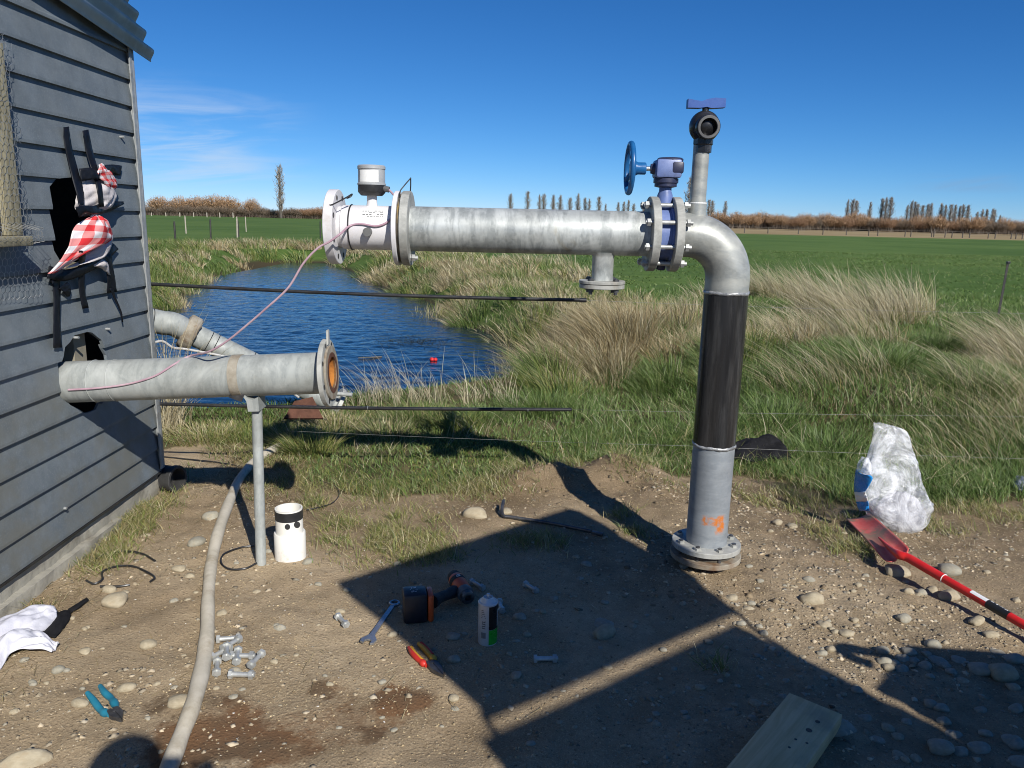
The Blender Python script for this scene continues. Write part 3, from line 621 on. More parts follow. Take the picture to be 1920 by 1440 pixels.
turf(30000, -1.6, 4.2, 4.0, 8.0, 0.05, 0.16, 0.0036, lambda x, y: ok(x, y) * (0.10 + 0.9 * sst(0.55, 0.72, vnoise(x * 1.3, y * 1.3, 66))), STRAW + DRY, -0.1, 1.3)
turf(16000, -6, 8, 7.5, 15.0, 0.08, 0.22, 0.008, lambda x, y: ok(x, y) * sst(0.35, 0.7, vnoise(x * 1.4, y * 1.4, 67)), STRAW + DRY, -0.1, 1.2)
turf(12000, -0.6, 3.6, 3.6, 4.9, 0.02, 0.045, 0.013, lambda x, y: ok(x, y) * sst(0.45, 0.6, vnoise(x * 2.1, y * 2.1, 68)), GREEN + YELG, 0, 1.0)
tag(B.build('turf', seg=2), 'short green turf between the dirt yard and the pond banks', 'grass', kind='stuff')
# patches on the dirt
B = Blades()
x, y = scatter(330000, -1.9, 3.4, 2.2, 4.6, lambda x, y: patch_w(x, y) ** 1.1 * sst(0.25, 0.55, vnoise(x * 9, y * 9, 4)) * (outD(x, y) < 0.15))
m = len(x); h = rng.uniform(0.015, 0.070, m); L = h[:, None] * (0.9 * rng.normal(size=(m, 2)) + np.array([-0.3, 0.1]))
B.add(x, y, h, L, 0.0034 * rng.uniform(0.7, 1.3, m), pick(m, YELG + DRY + YELG + GREEN[:2] + BROWN[1:2]))
# fringe where turf meets dirt: short, yellowing, with litter
x, y = scatter(110000, -1.9, 4.0, 3.0, 5.0, lambda x, y: np.exp(-((outD(x, y) - 0.03) / 0.17) ** 2) * sst(0.25, 0.65, vnoise(x * 6, y * 6, 14)))
m = len(x); h = rng.uniform(0.02, 0.075, m); L = h[:, None] * (0.8 * rng.normal(size=(m, 2)) + np.array([-0.3, 0]))
B.add(x, y, h, L, 0.0036 * rng.uniform(0.7, 1.3, m), pick(m, YELG + DRY + GREEN + BROWN[:1]))
tag(B.build('yellowing_grass', seg=2), 'sparse yellowing grass patches and fringe on the bare dirt', 'grass', kind='stuff')
# dead straw lying flat on the soil
B = Blades()
x, y = scatter(42000, -1.9, 3.6, 2.0, 4.7, lambda x, y: 0.035 + 0.96 * np.exp(-((outD(x, y) + 0.12) / 0.28) ** 2) * sst(-1.9, -1.2, x + 0.0 * y + 0.4))
m = len(x); a = rng.uniform(0, 2 * np.pi, m); ln = rng.uniform(0.02, 0.10, m)
B.add(x, y, 0.008 * rng.random(m), np.stack([np.cos(a), np.sin(a)], -1) * ln[:, None], 0.0026 * rng.uniform(0.6, 1.3, m), pick(m, DRY + BROWN), gz(x, y) + 0.006)
x, y = scatter(9000, -1.85, -0.9, 3.6, 5.0, lambda x, y: sst(0.35, 0.6, vnoise(x * 4, y * 4, 33)))
m = len(x); a = rng.uniform(0, 2 * np.pi, m); ln = rng.uniform(0.04, 0.16, m)
B.add(x, y, 0.03 * rng.random(m), np.stack([np.cos(a), np.sin(a)], -1) * ln[:, None], 0.003 * rng.uniform(0.6, 1.3, m), pick(m, DRY + BROWN), gz(x, y) + 0.004)
tag(B.build('dead_straw', seg=2), 'dead straw litter lying flat on the soil', 'straw', kind='stuff')
# tussocks on the pond banks
B = Blades()
def tuss_field(n, x0, x1, y0, y1, sdlo, sdhi, h, r, nb, w, colsets, lean=(-0.35, 0.05), splay=0.7):
    k = 0; tries = 0
    while k < n and tries < n * 30:
        tries += 1; x_ = rng.uniform(x0, x1); y_ = rng.uniform(y0, y1); s_ = float(poly_sd(np.array([x_]), np.array([y_]), POND)[0])
        if not (sdlo < s_ < sdhi) or abs(x_) > 0.70 * y_ + 0.5: continue
        if float(outD(np.array([x_]), np.array([y_]))[0]) < 0.15: continue
        f = rng.uniform(0.65, 1.25); clump(B, (x_, y_), int(nb * f), r * f, h * f, lean, splay, w, colsets[rng.integers(len(colsets))]); k += 1
mixed = [DRY, DRY, BROWN + DRY, YELG + GREEN, GREEN + DRY, GREEN]
tuss_field(80, 0.3, 5.0, 6.2, 11, 0.22, 2.6, 0.30, 0.22, 300, 0.0065, mixed)
tuss_field(200, -9, 4, 9, 22, 0.05, 2.6, 0.36, 0.30, 220, 0.012, mixed + [GREEN + YELG])
tuss_field(230, -17, 2, 18, 36, 0.1, 5.0, 0.42, 0.5, 150, 0.024, mixed + [GREEN + YELG, GREEN])
tuss_field(60, -6.5, -3.0, 8, 16, 0.05, 2.0, 0.45, 0.3, 260, 0.011, [BROWN + DRY, DRY, BROWN])
# brown-gold overhanging tussocks on the right-hand bank and the far-left corner
for (px, py, Yd, n, r, h, w, cs) in ((885, 590, 9.6, 900, .42, .55, .008, DRY + BROWN), (900, 560, 10.5, 700, .5, .5, .008, BROWN), (1150, 640, 7.6, 1500, .40, .55, .006, BROWN + DRY), (1130, 680, 7.0, 900, .30, .42, .006, BROWN + DRY), (1160, 600, 8.2, 900, .4, .5, .006, BROWN + DRY), (960, 580, 9.5, 900, .5, .5, .007, DRY), (1230, 590, 8.5, 900, .5, .5, .007, BROWN + DRY),
        (1040, 560, 10.5, 900, .6, .5, .008, DRY), (760, 520, 15, 900, .8, .5, .012, DRY + YELG), (310, 580, 11.0, 1300, .45, .55, .009, BROWN + DRY), (330, 560, 13, 900, .5, .5, .011, BROWN), (850, 560, 11, 600, .3, .45, .009, YELG + GREEN)):
    p = AY(px, py, Yd); clump(B, (p.x, p.y), n, r, h, (-0.45, -0.1), 0.75, w, cs)
# green rounded tussocks near the fence
for (px, py, n, r, h, cs) in ((580, 850, 900, .16, .18, YELG + GREEN + DRY[:1]), (545, 835, 500, .12, .16, GREEN + DRY), (780, 785, 1400, .26, .13, GREEN + DRY[:1]), (720, 812, 700, .2, .13, GREEN + DRY), (1010, 770, 1500, .28, .17, LUSH + GREEN), (900, 785, 900, .25, .12, GREEN + LUSH), (620, 805, 900, .22, .12, YELG + DRY), (470, 818, 1000, .26, .09, YELG + GREEN), (380, 818, 900, .24, .09, YELG + DRY), (1240, 640, 1200, .32, .26, LUSH), (1180, 690, 900, .3, .2, GREEN + LUSH), (850, 800, 600, .2, .14, GREEN + YELG), (1230, 720, 700, .25, .2, GREEN), (1440, 760, 700, .25, .18, LUSH), (1740, 650, 1500, .36, .24, LUSH), (1640, 690, 1000, .3, .2, LUSH + GREEN), (1820, 720, 900, .3, .2, LUSH + GREEN), (1560, 760, 600, .25, .17, LUSH)):
    p = GR(px, py); clump(B, (p.x, p.y), n, r, h, (-0.2, 0), 0.9, 0.0044, cs)
tag(B.build('tussock_grass', seg=3), 'rough green and brown tussock grass along the pond banks', 'grass', kind='stuff')
# tall dry stems blown over to the left
B = Blades()
for (px, py, n, r, ry, h, lean) in ((1640, 600, 1300, .75, .5, .95, -.55), (1560, 585, 900, .6, .4, .95, -.60), (1700, 590, 700, .45, .4, .85, -.5), (1480, 560, 700, .6, .4, .85, -.6), (1420, 555, 420, .4, .3, .8, -.55), (1600, 665, 700, .5, .3, .75, -.85), (1500, 650, 520, .5, .3, .65, -.8), (1560, 700, 420, .45, .25, .55, -.9), (1440, 640, 300, .4, .2, .5, -.8),
        (1900, 660, 800, .5, .4, .70, -.8), (1960, 700, 800, .5, .4, .75, -.75), (1880, 750, 500, .45, .3, .45, -.9), (1800, 770, 300, .4, .3, .3, -.9), (1980, 800, 500, .5, .3, .5, -.7), (1120, 700, 260, .35, .2, .4, -.4), (1330, 560, 260, .5, .3, .5, -.5), (1010, 500, 500, 1.2, .5, .7, -.5), (830, 490, 500, 1.4, .6, .7, -.4)):
    p = GR(px, py); clump(B, (p.x, p.y), int(n * .42), r, h, (lean, 0.05), 0.25, 0.0034 * max(1, p.y / 6.0), STRAW + DRY, 0.2, ry, 0.22, 0.45)
    clump(B, (p.x, p.y), int(n * .55), r * 1.05, h * .5, (lean * .7, 0.05), 0.5, 0.0036 * max(1, p.y / 6.0), DRY + BROWN + YELG, 0.22, ry, 0.55, 0.3)
    clump(B, (p.x, p.y), int(n * .30), r * 1.1, h * .3, (lean * .5, 0.05), 0.7, 0.0042 * max(1, p.y / 6.0), GREEN + LUSH, 0.22, ry, 0.6, 0.3)
for k in range(26):      # seeding stalks in front of the water and scattered weeds
    p = GR(rng.uniform(650, 960), rng.uniform(745, 775)); clump(B, (p.x, p.y), 14, .07, rng.uniform(.25, .5), (rng.uniform(-.6, -.1), 0), 0.4, 0.0034, STRAW)
for k in range(70):
    p = GR(rng.uniform(640, 1920), rng.uniform(650, 880)); clump(B, (p.x, p.y), 7, .08, rng.uniform(.12, .3), (rng.uniform(-.9, .5), 0), 0.6, 0.0034, STRAW + DRY)
for k in range(10):      # dry stalks leaning against the suction pipe by the shed
    p = GR(rng.uniform(296, 345), rng.uniform(788, 812)); clump(B, (p.x, p.y), 22, .09, rng.uniform(.45, .95), (rng.uniform(.0, .35), 0), 0.25, 0.0036, STRAW + DRY)
tag(B.build('tall_dry_grass', seg=4), 'tall straw coloured grass stems blown over to the left', 'grass', kind='stuff')
# ------------------------------------------------------------------ pump shed
zb0 = AY(302, 880, 3.83).z; zt0 = AY(246, 100, 3.83).z; YC = 3.83; YN = 0.55
NB = 18; CV = (zt0 - zb0) / 17.0
shed = thing('pump_shed', (WALLX, 3.0, 0), 'grey weatherboard pump shed on a rough concrete footing at the left edge', 'shed')
def roofz(y): return zb0 + CV * 17 + 0.062 + (YC - y) * 0.115
boards = []
k = 0; z = zb0
while z < roofz(YN):
    z1 = z + CV + 0.016
    def top(y): return min(z1, roofz(y) - 0.012)
    ys = [YN, YC - 0.012]
    if top(YC) < z1:                    # boards cut by the sloping roof line
        yc = YC - (z1 + 0.012 - roofz(YC)) / 0.115; yl = YC - (z + 0.03 + 0.012 - roofz(YC)) / 0.115
        if yl < YN + 0.1: break
        ys = [YN, max(YN + .01, yc), min(yl, YC - 0.012)] if yl < YC else [YN, max(YN + .01, yc), YC - 0.012]
    b = MB(); jig = random.uniform(-.001, .001)
    for y in ys:
        zt = top(y)
        xo = WALLX + 0.021 + jig; xi = WALLX + 0.004 + jig
        b.v += [(xo - 0.014, y, z), (xo, y, z), (xo, y, z + 0.012), (xi, y, zt), (xi - 0.010, y, zt)]
    for i in range(len(ys) - 1):
        for q in range(5): b.f.append((i * 5 + q, i * 5 + (q + 1) % 5, (i + 1) * 5 + (q + 1) % 5, (i + 1) * 5 + q))
    b.f.append((4, 3, 2, 1, 0)); n = (len(ys) - 1) * 5; b.f.append((n, n + 1, n + 2, n + 3, n + 4))
    boards.append((z, b.build('weatherboard', 'weatherboard', shed, smooth=False))); z += CV; k += 1
    if k > 40: break
# two holes cut through the boards
def cut(outline):
    c = MB(); c.prism([Vector((WALLX - 0.1, p.y, p.z)) for p in outline], (0.3, 0, 0)); co = c.build('cutter', None, smooth=False)
    bm = bmesh.new(); bm.from_mesh(co.data); bmesh.ops.recalc_face_normals(bm, faces=bm.faces); bm.to_mesh(co.data); bm.free()
    lo = min(p.z for p in outline) - 0.05; hi = max(p.z for p in outline) + 0.05
    for zb, o in boards:
        if zb + CV < lo or zb > hi: continue
        bm = bmesh.new(); bm.from_mesh(o.data); bmesh.ops.recalc_face_normals(bm, faces=bm.faces); bm.to_mesh(o.data); bm.free()
        md = o.modifiers.new('hole', 'BOOLEAN'); md.object = co; md.operation = 'DIFFERENCE'; md.solver = 'EXACT'
        bpy.context.view_layer.update(); dg = bpy.context.evaluated_depsgraph_get(); me = bpy.data.meshes.new_from_object(o.evaluated_get(dg)); o.modifiers.clear(); o.data = me
    bpy.data.objects.remove(co)
H1 = [WL(*p) for p in ((104, 334), (150, 330), (175, 345), (178, 500), (150, 515), (112, 505), (96, 470), (90, 400), (88, 350))]
cut(H1)
cx_, cy_ = 160, 700
H2 = []
for a in range(28):
    t_ = 2 * math.pi * a / 28; rr = 1 + 0.025 * math.sin(a * 2.7)
    H2.append(WL(cx_ + 48 * rr * math.cos(t_) * (1.16 if math.cos(t_) < 0 else .78), cy_ + 74 * rr * math.sin(t_) * (1 if math.sin(t_) > 0 else 1.05)))
cut(H2)
# other walls, floor, roof
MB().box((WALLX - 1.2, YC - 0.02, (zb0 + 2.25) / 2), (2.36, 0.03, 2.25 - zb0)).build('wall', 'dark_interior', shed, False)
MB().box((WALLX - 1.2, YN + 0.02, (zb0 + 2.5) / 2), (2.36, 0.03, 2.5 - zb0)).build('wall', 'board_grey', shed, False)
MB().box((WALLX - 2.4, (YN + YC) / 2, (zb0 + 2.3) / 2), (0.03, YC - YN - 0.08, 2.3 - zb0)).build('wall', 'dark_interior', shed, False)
MB().box((WALLX - 1.2, (YN + YC) / 2, zb0 - 0.03), (2.34, YC - YN - 0.1, 0.03)).build('floor_slab', 'concrete', shed, False)
MB().box((WALLX - 0.06, WL(160, 650).y + .02, 0.95), (0.05, 0.09, 0.55)).build('stud', 'interior_timber', shed, False)
MB().bbox((WALLX + 0.012, YC - 0.002, (zb0 + roofz(YC)) / 2 + 0.0), (0.036, 0.026, roofz(YC) - zb0 - 0.02), 0.003).build('corner_trim', 'trim_steel', shed)
MB().box((WALLX + 0.030, YC - 0.028, (zb0 + roofz(YC)) / 2 + 0.0), (0.006, 0.022, roofz(YC) - zb0 - 0.03)).build('corner_flashing', 'trim_steel', shed)
def corr(name, x_of, n, y0, y1):
    "corrugated sheet, ribs running along the slope"
    b = MB(); pts = [x_of(i / n) for i in range(n + 1)]
    for y in (y0, y1): b.v += [(p[0], y, p[1] + roofz(y)) for p in pts]
    for i in range(n): b.f.append((i, i + 1, n + 2 + i, n + 1 + i))
    return b.build(name, 'roof_steel', shed, True, 80, 0.004)
def verge(s):       # hangs over the wall face: steep, two and a half ribs
    u = s * 0.30; w = -0.017 * math.cos(s * 2 * math.pi * 0.30 / 0.09); nx, nz = math.cos(0.30), math.sin(0.30)
    return (WALLX + 0.070 - u * math.sin(0.34) + w * nx, -0.055 + u * math.cos(0.34) + w * nz)
corr('verge_sheet', verge, 60, YN - 0.1, YC + 0.13)
corr('roof_sheet', lambda s: (WALLX + 0.0 - s * 2.6, 0.215 + 0.012 * math.cos(s * 2 * math.pi * 34)), 340, YN - 0.1, YC + 0.10)
MB().box((WALLX - 0.02, (YN + YC) / 2, roofz((YN + YC) / 2) + 0.03), (0.04, YC - YN - .05, 0.10), Matrix.Rotation(-math.atan(0.115), 3, 'X')).build('rafter', 'interior_timber', shed, False)
# concrete footing: rough face and a broken, lumpy toe
def rough_block(name, x0, x1, y0, y1, z0, z1, amp, seed, mat='concrete'):
    ny, nzv = int((y1 - y0) / 0.03), 8; b = MB(); prof = [(x1, z0 + (z1 - z0) * i / nzv) for i in range(nzv + 1)] + [(lerp(x1, x0, i / 3), z1) for i in range(1, 4)]
    for j in range(ny + 1):
        y = lerp(y0, y1, j / ny)
        for i, (x, zz_) in enumerate(prof):
            d = amp * float(fbm(np.array([y * 13 + seed]), np.array([zz_ * 17 + x * 13]), seed, 5, 0.62)[0]); b.v.append((x + d - 0.02 * amp, y, zz_ + (d * 0.6 if 0 < i else 0)))
    m_ = len(prof)
    for j in range(ny):
        for i in range(m_ - 1): a = j * m_ + i; b.f.append((a, a + m_, a + m_ + 1, a + 1))
    b.f.append(tuple(range(ny * m_, (ny + 1) * m_))[::-1]); b.f.append(tuple(range(m_)))
    return b.build(name, mat, shed, True, 60)
rough_block('footing', WALLX - 0.2, WALLX + 0.006, YN, YC - 0.015, -0.12, zb0 - 0.012, 0.012, 3)
rough_block('footing_toe', WALLX - 0.1, WALLX + 0.035, YN, YC - 0.45, -0.14, 0.045, 0.022, 9)
MB().box((WALLX + 0.016, (YN + YC) / 2, zb0 - 0.006), (0.02, YC - YN - 0.03, 0.008)).build('base_flashing', 'black_plastic', shed, False)
# window: weathered timber frame and sill with chicken wire stretched over
wy = WL(26, 260, 0.055).y
t = NT('weathered_timber'); v = t.co(sc=(40, 40, 3)); col = t.mix(t.mr(t.noise(1.2, 6, .65, v, .4), .3, .7), (0.20, 0.175, 0.105), (0.36, 0.325, 0.215)); t.set(col, .9, 0, t.bump(t.noise(1.2, 6, .65, v, .4), .4, .004))
zs = WL(25, 440).z; zt_ = WL(10, 92).z
MB().bbox((WALLX + 0.035, wy - 0.045, (zs + zt_) / 2), (0.04, 0.085, zt_ - zs), 0.003).build('window_frame', 'weathered_timber', shed)
MB().bbox((WALLX + 0.055, WL(62, 443, 0.105).y - 0.36, zs - 0.018), (0.10, 0.72, 0.034), 0.004).build('window_sill', 'weathered_timber', shed)
MB().box((WALLX + 0.03, wy - 0.35, (zs + zt_) / 2), (0.006, 0.55, zt_ - zs)).build('window_pane', 'dark_interior', shed, False)
b = MB(); cell = 0.028; r0 = 0.0007
y0w, y1w = wy - 0.35, WL(66, 300).y; z0w, z1w = WL(60, 545).z, zt_ + 0.03
def hexwire():
    seen = set(); a = cell / 2; hh = a / math.cos(math.radians(30))
    nyc = int((y1w - y0w) / cell) + 1; nzc = int((z1w - z0w) / (1.5 * hh)) + 1
    for j in range(nzc):
        for i in range(nyc):
            cy = y0w + i * cell + (a if j % 2 else 0); cz = z0w + j * 1.5 * hh
            for q in range(6):
                t0 = math.radians(60 * q + 30); t1 = math.radians(60 * q + 90)
                A = (round(cy + hh * math.cos(t0), 4), round(cz + hh * math.sin(t0), 4)); Bq = (round(cy + hh * math.cos(t1), 4), round(cz + hh * math.sin(t1), 4))
                key = tuple(sorted((A, Bq)))
                if key in seen: continue
                seen.add(key); yield A, Bq
def wpos(y, z):
    fr = WALLX + 0.062 if (y < wy and z > zs - 0.01) else WALLX + 0.026
    e = 0.010 * float(fbm(np.array([y * 9]), np.array([z * 9]), 5, 2)[0]); dz = 0.008 * float(fbm(np.array([y * 12]), np.array([z * 12]), 6, 2)[0])
    return Vector((fr + 0.008 + e + (0.06 if abs(z - zs) < 0.03 and y < wy + 0.06 else 0), y + dz, z + dz))
lim = lambda z: (WL(34, 200, .04).y if z > zs + 0.02 else WL(70, 480, .04).y) + 0.02 * math.sin(z * 23)
for A, Bq in hexwire():
    if max(A[0], Bq[0]) > lim(A[1]): continue
    b.cyl(wpos(*A), wpos(*Bq), r0, seg=3, caps=False)
tag(b.build('wire_netting', 'wire_steel', shed), kind='stuff')
for (px, py) in ((233, 257), (207, 617), (125, 953), (148, 633)):
    p = WL(px, py, 0.03); MB().cyl(p - Vector((.02, 0, 0)), p, 0.006, seg=8).build('nail', 'zinc_bolt', shed)
# ------------------------------------------------------------------ rag bundle taped in the upper hole
rag = thing('rag_bundle', WL(175, 430, 0.02), 'red and white checked rag with white lining stuffed in the shed wall hole', 'rag')
NW = (1, -0.25, 0.1)
def wsheet(name, L, Rr, mat, parent, off=(0.05, 0.05), bulge=0.05, wr=0.008, seed=0, nu=14, nv=26, solid=0.003, fq=5):
    n = len(L); lo = [off[0] if np.isscalar(off[0]) else off[0][i] for i in range(n)]; ro = [off[1] if np.isscalar(off[1]) else off[1][i] for i in range(n)]
    b = MB(); b.sheet([WL(x, y, o) for (x, y), o in zip(L, lo)], [WL(x, y, o) for (x, y), o in zip(Rr, ro)], nu, nv, NW, bulge, wr, seed, fq)
    return b.build(name, mat, parent, True, 70, solid)
wsheet('checked_cloth', [(172, 402), (158, 412), (142, 428), (133, 455), (118, 482), (94, 513)], [(176, 400), (196, 414), (207, 438), (206, 452), (172, 470), (100, 512)], 'gingham', rag, (0.075, 0.05), 0.05, 0.022, 2, 34, 56, 0.003, 2.8)
wsheet('white_lining', [(196, 432), (172, 462), (152, 488), (120, 504)], [(208, 440), (206, 464), (190, 484), (150, 496)], 'grey_lining', rag, (0.05, 0.04), 0.035, 0.012, 4, 24, 40, 0.003, 3.5)
wsheet('upper_lining', [(146, 342), (140, 365), (142, 388), (150, 406)], [(206, 322), (216, 352), (208, 386), (178, 404)], 'grey_lining', rag, (0.04, 0.035), 0.05, 0.016, 6, 26, 40, 0.003, 4)
wsheet('checked_corner', [(186, 309), (182, 325), (192, 340), (206, 356)], [(190, 306), (206, 322), (220, 345), (214, 360)], 'gingham', rag, (0.08, 0.05), 0.015, 0.012, 8)
wsheet('loose_flap', [(168, 500), (178, 500), (190, 502)], [(190, 486), (200, 492), (206, 516)], 'grey_lining', rag, (0.05, 0.05), 0.02, 0.006, 9, 8, 12)
tape = thing('black_tape', WL(150, 380, 0.02), 'strips of black tape holding the checked rag to the shed wall', 'tape')
def strip(pts, w, off=0.034, seed=0, parent=tape, mat='black_tape'):
    n = len(pts); L = []; Rr = []; of = off if not np.isscalar(off) else [off] * n
    for i, (x, y) in enumerate(pts):
        x0, y0 = pts[max(i - 1, 0)]; x1, y1 = pts[min(i + 1, n - 1)]; d = math.hypot(x1 - x0, y1 - y0); nx, ny = -(y1 - y0) / d, (x1 - x0) / d; ww = (w if np.isscalar(w) else w[i]) / 2
        L.append(WL(x + nx * ww, y + ny * ww, of[i])); Rr.append(WL(x - nx * ww, y - ny * ww, of[i]))
    return MB().sheet(L, Rr, 5, 16, NW, 0.004, 0.004, seed).build('tape_strip', mat, parent, True, 70, 0.002)
strip([(123, 238), (128, 275), (140, 325), (150, 362), (153, 385)], [11, 12, 14, 14, 8], [.026, .026, .034, .06, .085], 1)
strip([(160, 244), (168, 285), (178, 320), (186, 352), (190, 388)], [12, 12, 11, 10, 9], [.026, .028, .045, .085, .085], 2)
strip([(145, 398), (160, 392), (175, 394), (200, 388), (232, 380)], [22, 14, 16, 20, 5], [.09, .095, .09, .05, .035], 3)
strip([(196, 318), (212, 318), (227, 320)], [18, 19, 19], [.07, .03, .029], 4)
strip([(150, 328), (170, 326), (186, 330)], [24, 22, 12], [.05, .07, .085], 5)
strip([(90, 510), (120, 516), (150, 508), (186, 490), (215, 460)], [24, 22, 18, 16, 20], [.03, .04, .05, .05, .03], 6)
strip([(154, 470), (153, 500), (153, 540), (160, 578)], [12, 12, 11, 11], [.09, .05, .035, .029], 7)
strip([(104, 520), (106, 560), (106, 600), (108, 652)], [16, 12, 13, 15], [.03, .028, .028, .028], 8)
strip([(200, 478), (206, 510), (210, 548)], [16, 14, 18], [.045, .04, .032], 9)
strip([(208, 540), (216, 560), (226, 585), (230, 604)], [6, 4, 3, 2], [.035, .032, .032, .03], 10)
strip([(118, 535), (126, 545), (128, 556)], [20, 16, 6], [.035, .034, .03], 11)

# ------------------------------------------------------------------ flange and bolt builders
def studs(parent, c, axis, R, n, l0, l1, r=0.0085, hr=0.0145, hl=0.012, phase=0.0, mat='zinc_bolt', name='flange_bolt', nut2=True, skip=()):
    u, w, a = frame_from(axis); c = Vector(c)
    for i in range(n):
        if i in skip: continue
        t_ = phase + 2 * math.pi * i / n; p = c + (u * math.cos(t_) + w * math.sin(t_)) * R
        b = MB().cyl(p + a * l0, p + a * l1, r, seg=10); b.hexnut(p + a * (l0 + 0.004), p + a * (l0 + 0.004 + hl), hr)
        if nut2: b.hexnut(p + a * (l1 - hl - 0.010), p + a * (l1 - 0.010), hr)
        b.build(name, mat, parent)
def xat(px, py=435): return AY(px, py, YP).x
def zat(px, py): return AY(px, py, YP).z
ZP = zat(1000, 434); R6 = 0.0865; RF = 0.1445
X0 = Vector((1, 0, 0))
# ------------------------------------------------------------------ main pipework: riser, elbow, valve, horizontal run, flow meter
pw = thing('pump_pipework', RISER, 'galvanised riser and horizontal pipe with white flow meter and blue handwheel valve', 'pipework')
XR = RISER.x
zb_ = 0.046
zf1 = zb_ + 0.022; zf2 = zf1 + 0.026; zf3 = zf2 + 0.022
MB().ring((XR, YP, zb_), (0, 0, 1), RF + 0.004, 0.06, 0.022).build('lower_flange', 'rusty_flange', pw)
MB().cyl((XR, YP, zb_ - 0.12), (XR, YP, zb_ + 0.002), R6, seg=28).build('buried_pipe', 'rusty_brown', pw)
MB().ring((XR, YP, zf1), (0, 0, 1), 0.118, 0.07, 0.026).build('gasket', 'gasket', pw)
MB().ring((XR, YP, zf2), (0, 0, 1), RF, 0.075, 0.022).build('base_flange', 'galvanised_flange', pw)
studs(pw, (XR, YP, zf3), (0, 0, 1), 0.118, 8, -0.085, 0.016, 0.0085, 0.0145, 0.011, 0.25, 'tool_steel', 'flange_bolt', False)
for i in range(8):
    t_ = 0.25 + 2 * math.pi * i / 8; p = Vector((XR, YP, zf3)) + (frame_from((0, 0, 1))[0] * math.cos(t_) + frame_from((0, 0, 1))[1] * math.sin(t_)) * 0.118
    MB().hexnut(p, p + Vector((0, 0, 0.011)), 0.0145).build('flange_nut', 'galvanised_flange', pw)
zw1 = zat(1328, 832); zw2 = zat(1350, 548); RB = 0.168
MB().cyl((XR, YP, zf3 - 0.004), (XR, YP, zw1), R6 - 0.001, seg=48).build('riser_stub', 'galvanised_riser', pw)
MB().cyl((XR, YP, zw1), (XR, YP, zw2), R6 + 0.0005, seg=48).build('black_pipe_section', 'black_steel', pw)
def weld(name, o, axis, R, seed):
    u, w, a = frame_from(axis); b = MB(); n = 70; sec = 6; o = Vector(o)
    for i in range(n):
        t_ = 2 * math.pi * i / n; d = u * math.cos(t_) + w * math.sin(t_); r_ = 0.0052 * (1 + 0.3 * math.sin(i * 2.3 + seed) * math.sin(i * 0.9)); dz = 0.0014 * math.sin(i * 0.5 + seed)
        for k_ in range(sec): q = 2 * math.pi * k_ / sec; b.v.append(tuple(o + d * (R + r_ * .7 * math.cos(q)) + a * (dz + 1.5 * r_ * math.sin(q))))
    for i in range(n):
        for k_ in range(sec): b.f.append((i * sec + k_, ((i + 1) % n) * sec + k_, ((i + 1) % n) * sec + (k_ + 1) % sec, i * sec + (k_ + 1) % sec))
    return b.build(name, 'zinc_spray', pw, True, 80)
weld('weld_seam', (XR, YP, zw1), (0, 0, 1), R6, 1); weld('weld_seam', (XR, YP, zw2), (0, 0, 1), R6, 4)
el_pts = [(XR, YP, zw2), (XR, YP, ZP - RB)] + [(XR - RB + RB * math.cos(a), YP, ZP - RB + RB * math.sin(a)) for a in np.linspace(0.06, math.pi / 2, 22)] 
xfr = xat(1272); el_pts.append((xfr - 0.004, YP, ZP)) if xfr < XR - RB - .005 else None
MB().tube(el_pts, R6, 48, False).build('elbow', 'galvanised_elbow', pw)
# drop-in valve between flanges
xa, xb = xat(1214), xat(1229); xc, xd = xat(1256), xat(1271)
MB().ring((xa, YP, ZP), X0, RF, 0.07, xb - xa).build('flange', 'galvanised_flange', pw)
MB().ring((xc, YP, ZP), X0, RF, 0.07, xd - xc).build('flange', 'galvanised_flange', pw)
bv = MB().lathe((xb, YP, ZP), X0, [(0.112, 0), (0.112, 0.006), (0.100, 0.008), (0.100, xc - xb - 0.008), (0.112, xc - xb - 0.006), (0.112, xc - xb)], 40).build('butterfly_valve', 'lavender_paint', pw)
studs(pw, (xa, YP, ZP), X0, 0.120, 8, -0.026, (xd - xa) + 0.032, 0.009, 0.0155, 0.013, math.pi / 8)
xv = (xb + xc) / 2
MB().lathe((xv, YP, ZP + 0.09), (0, 0, 1), [(0.030, 0), (0.030, 0.06), (0.024, 0.075), (0.024, zat(1245, 345) - ZP - 0.09)], 24).build('stem_neck', 'lavender_paint', bv)
MB().bbox((xv, YP, ZP - 0.115), (0.03, 0.05, 0.05), 0.006).build('lower_trunnion', 'navy_paint', bv)
xg = xat(1250, 315); zg0 = zat(1250, 338); zg1 = zat(1250, 300)
MB().lathe((xv, YP, zat(1245, 352)), (0, 0, 1), [(0.026, 0), (0.043, 0.004), (0.043, 0.016), (0.048, 0.018), (0.048, zg0 - zat(1245, 352) + 0.006)], 28).build('gearbox_base', 'navy_paint', bv)
gb = MB().bbox((xg + .002, YP, (zg0 + zg1) / 2 + 0.004), (0.098, 0.105, zg1 - zg0 - 0.006), 0.010).build('gearbox', 'lavender_paint', bv)
MB().lathe((xg + 0.012, YP, zg1 - 0.004), (0, 0, 1), [(0.050, 0), (0.050, 0.008), (0.044, 0.012), (0.012, 0.013)], 28).build('gearbox_cover', 'navy_paint', bv)
b = MB(); b.bbox((xg + 0.034, YP - 0.046, (zg0 + zg1) / 2 + 0.008), (0.046, 0.018, 0.045), 0.008); b.build('position_indicator', 'navy_paint', bv)
MB().cyl((xg - 0.047, YP, (zg0 + zg1) / 2 + .004), (xg - 0.062, YP, (zg0 + zg1) / 2 + .004), 0.022, 0.018, 16).build('seal_ring', 'navy_paint', bv)
zh = (zg0 + zg1) / 2 + 0.004; xh = xat(1181, 312)
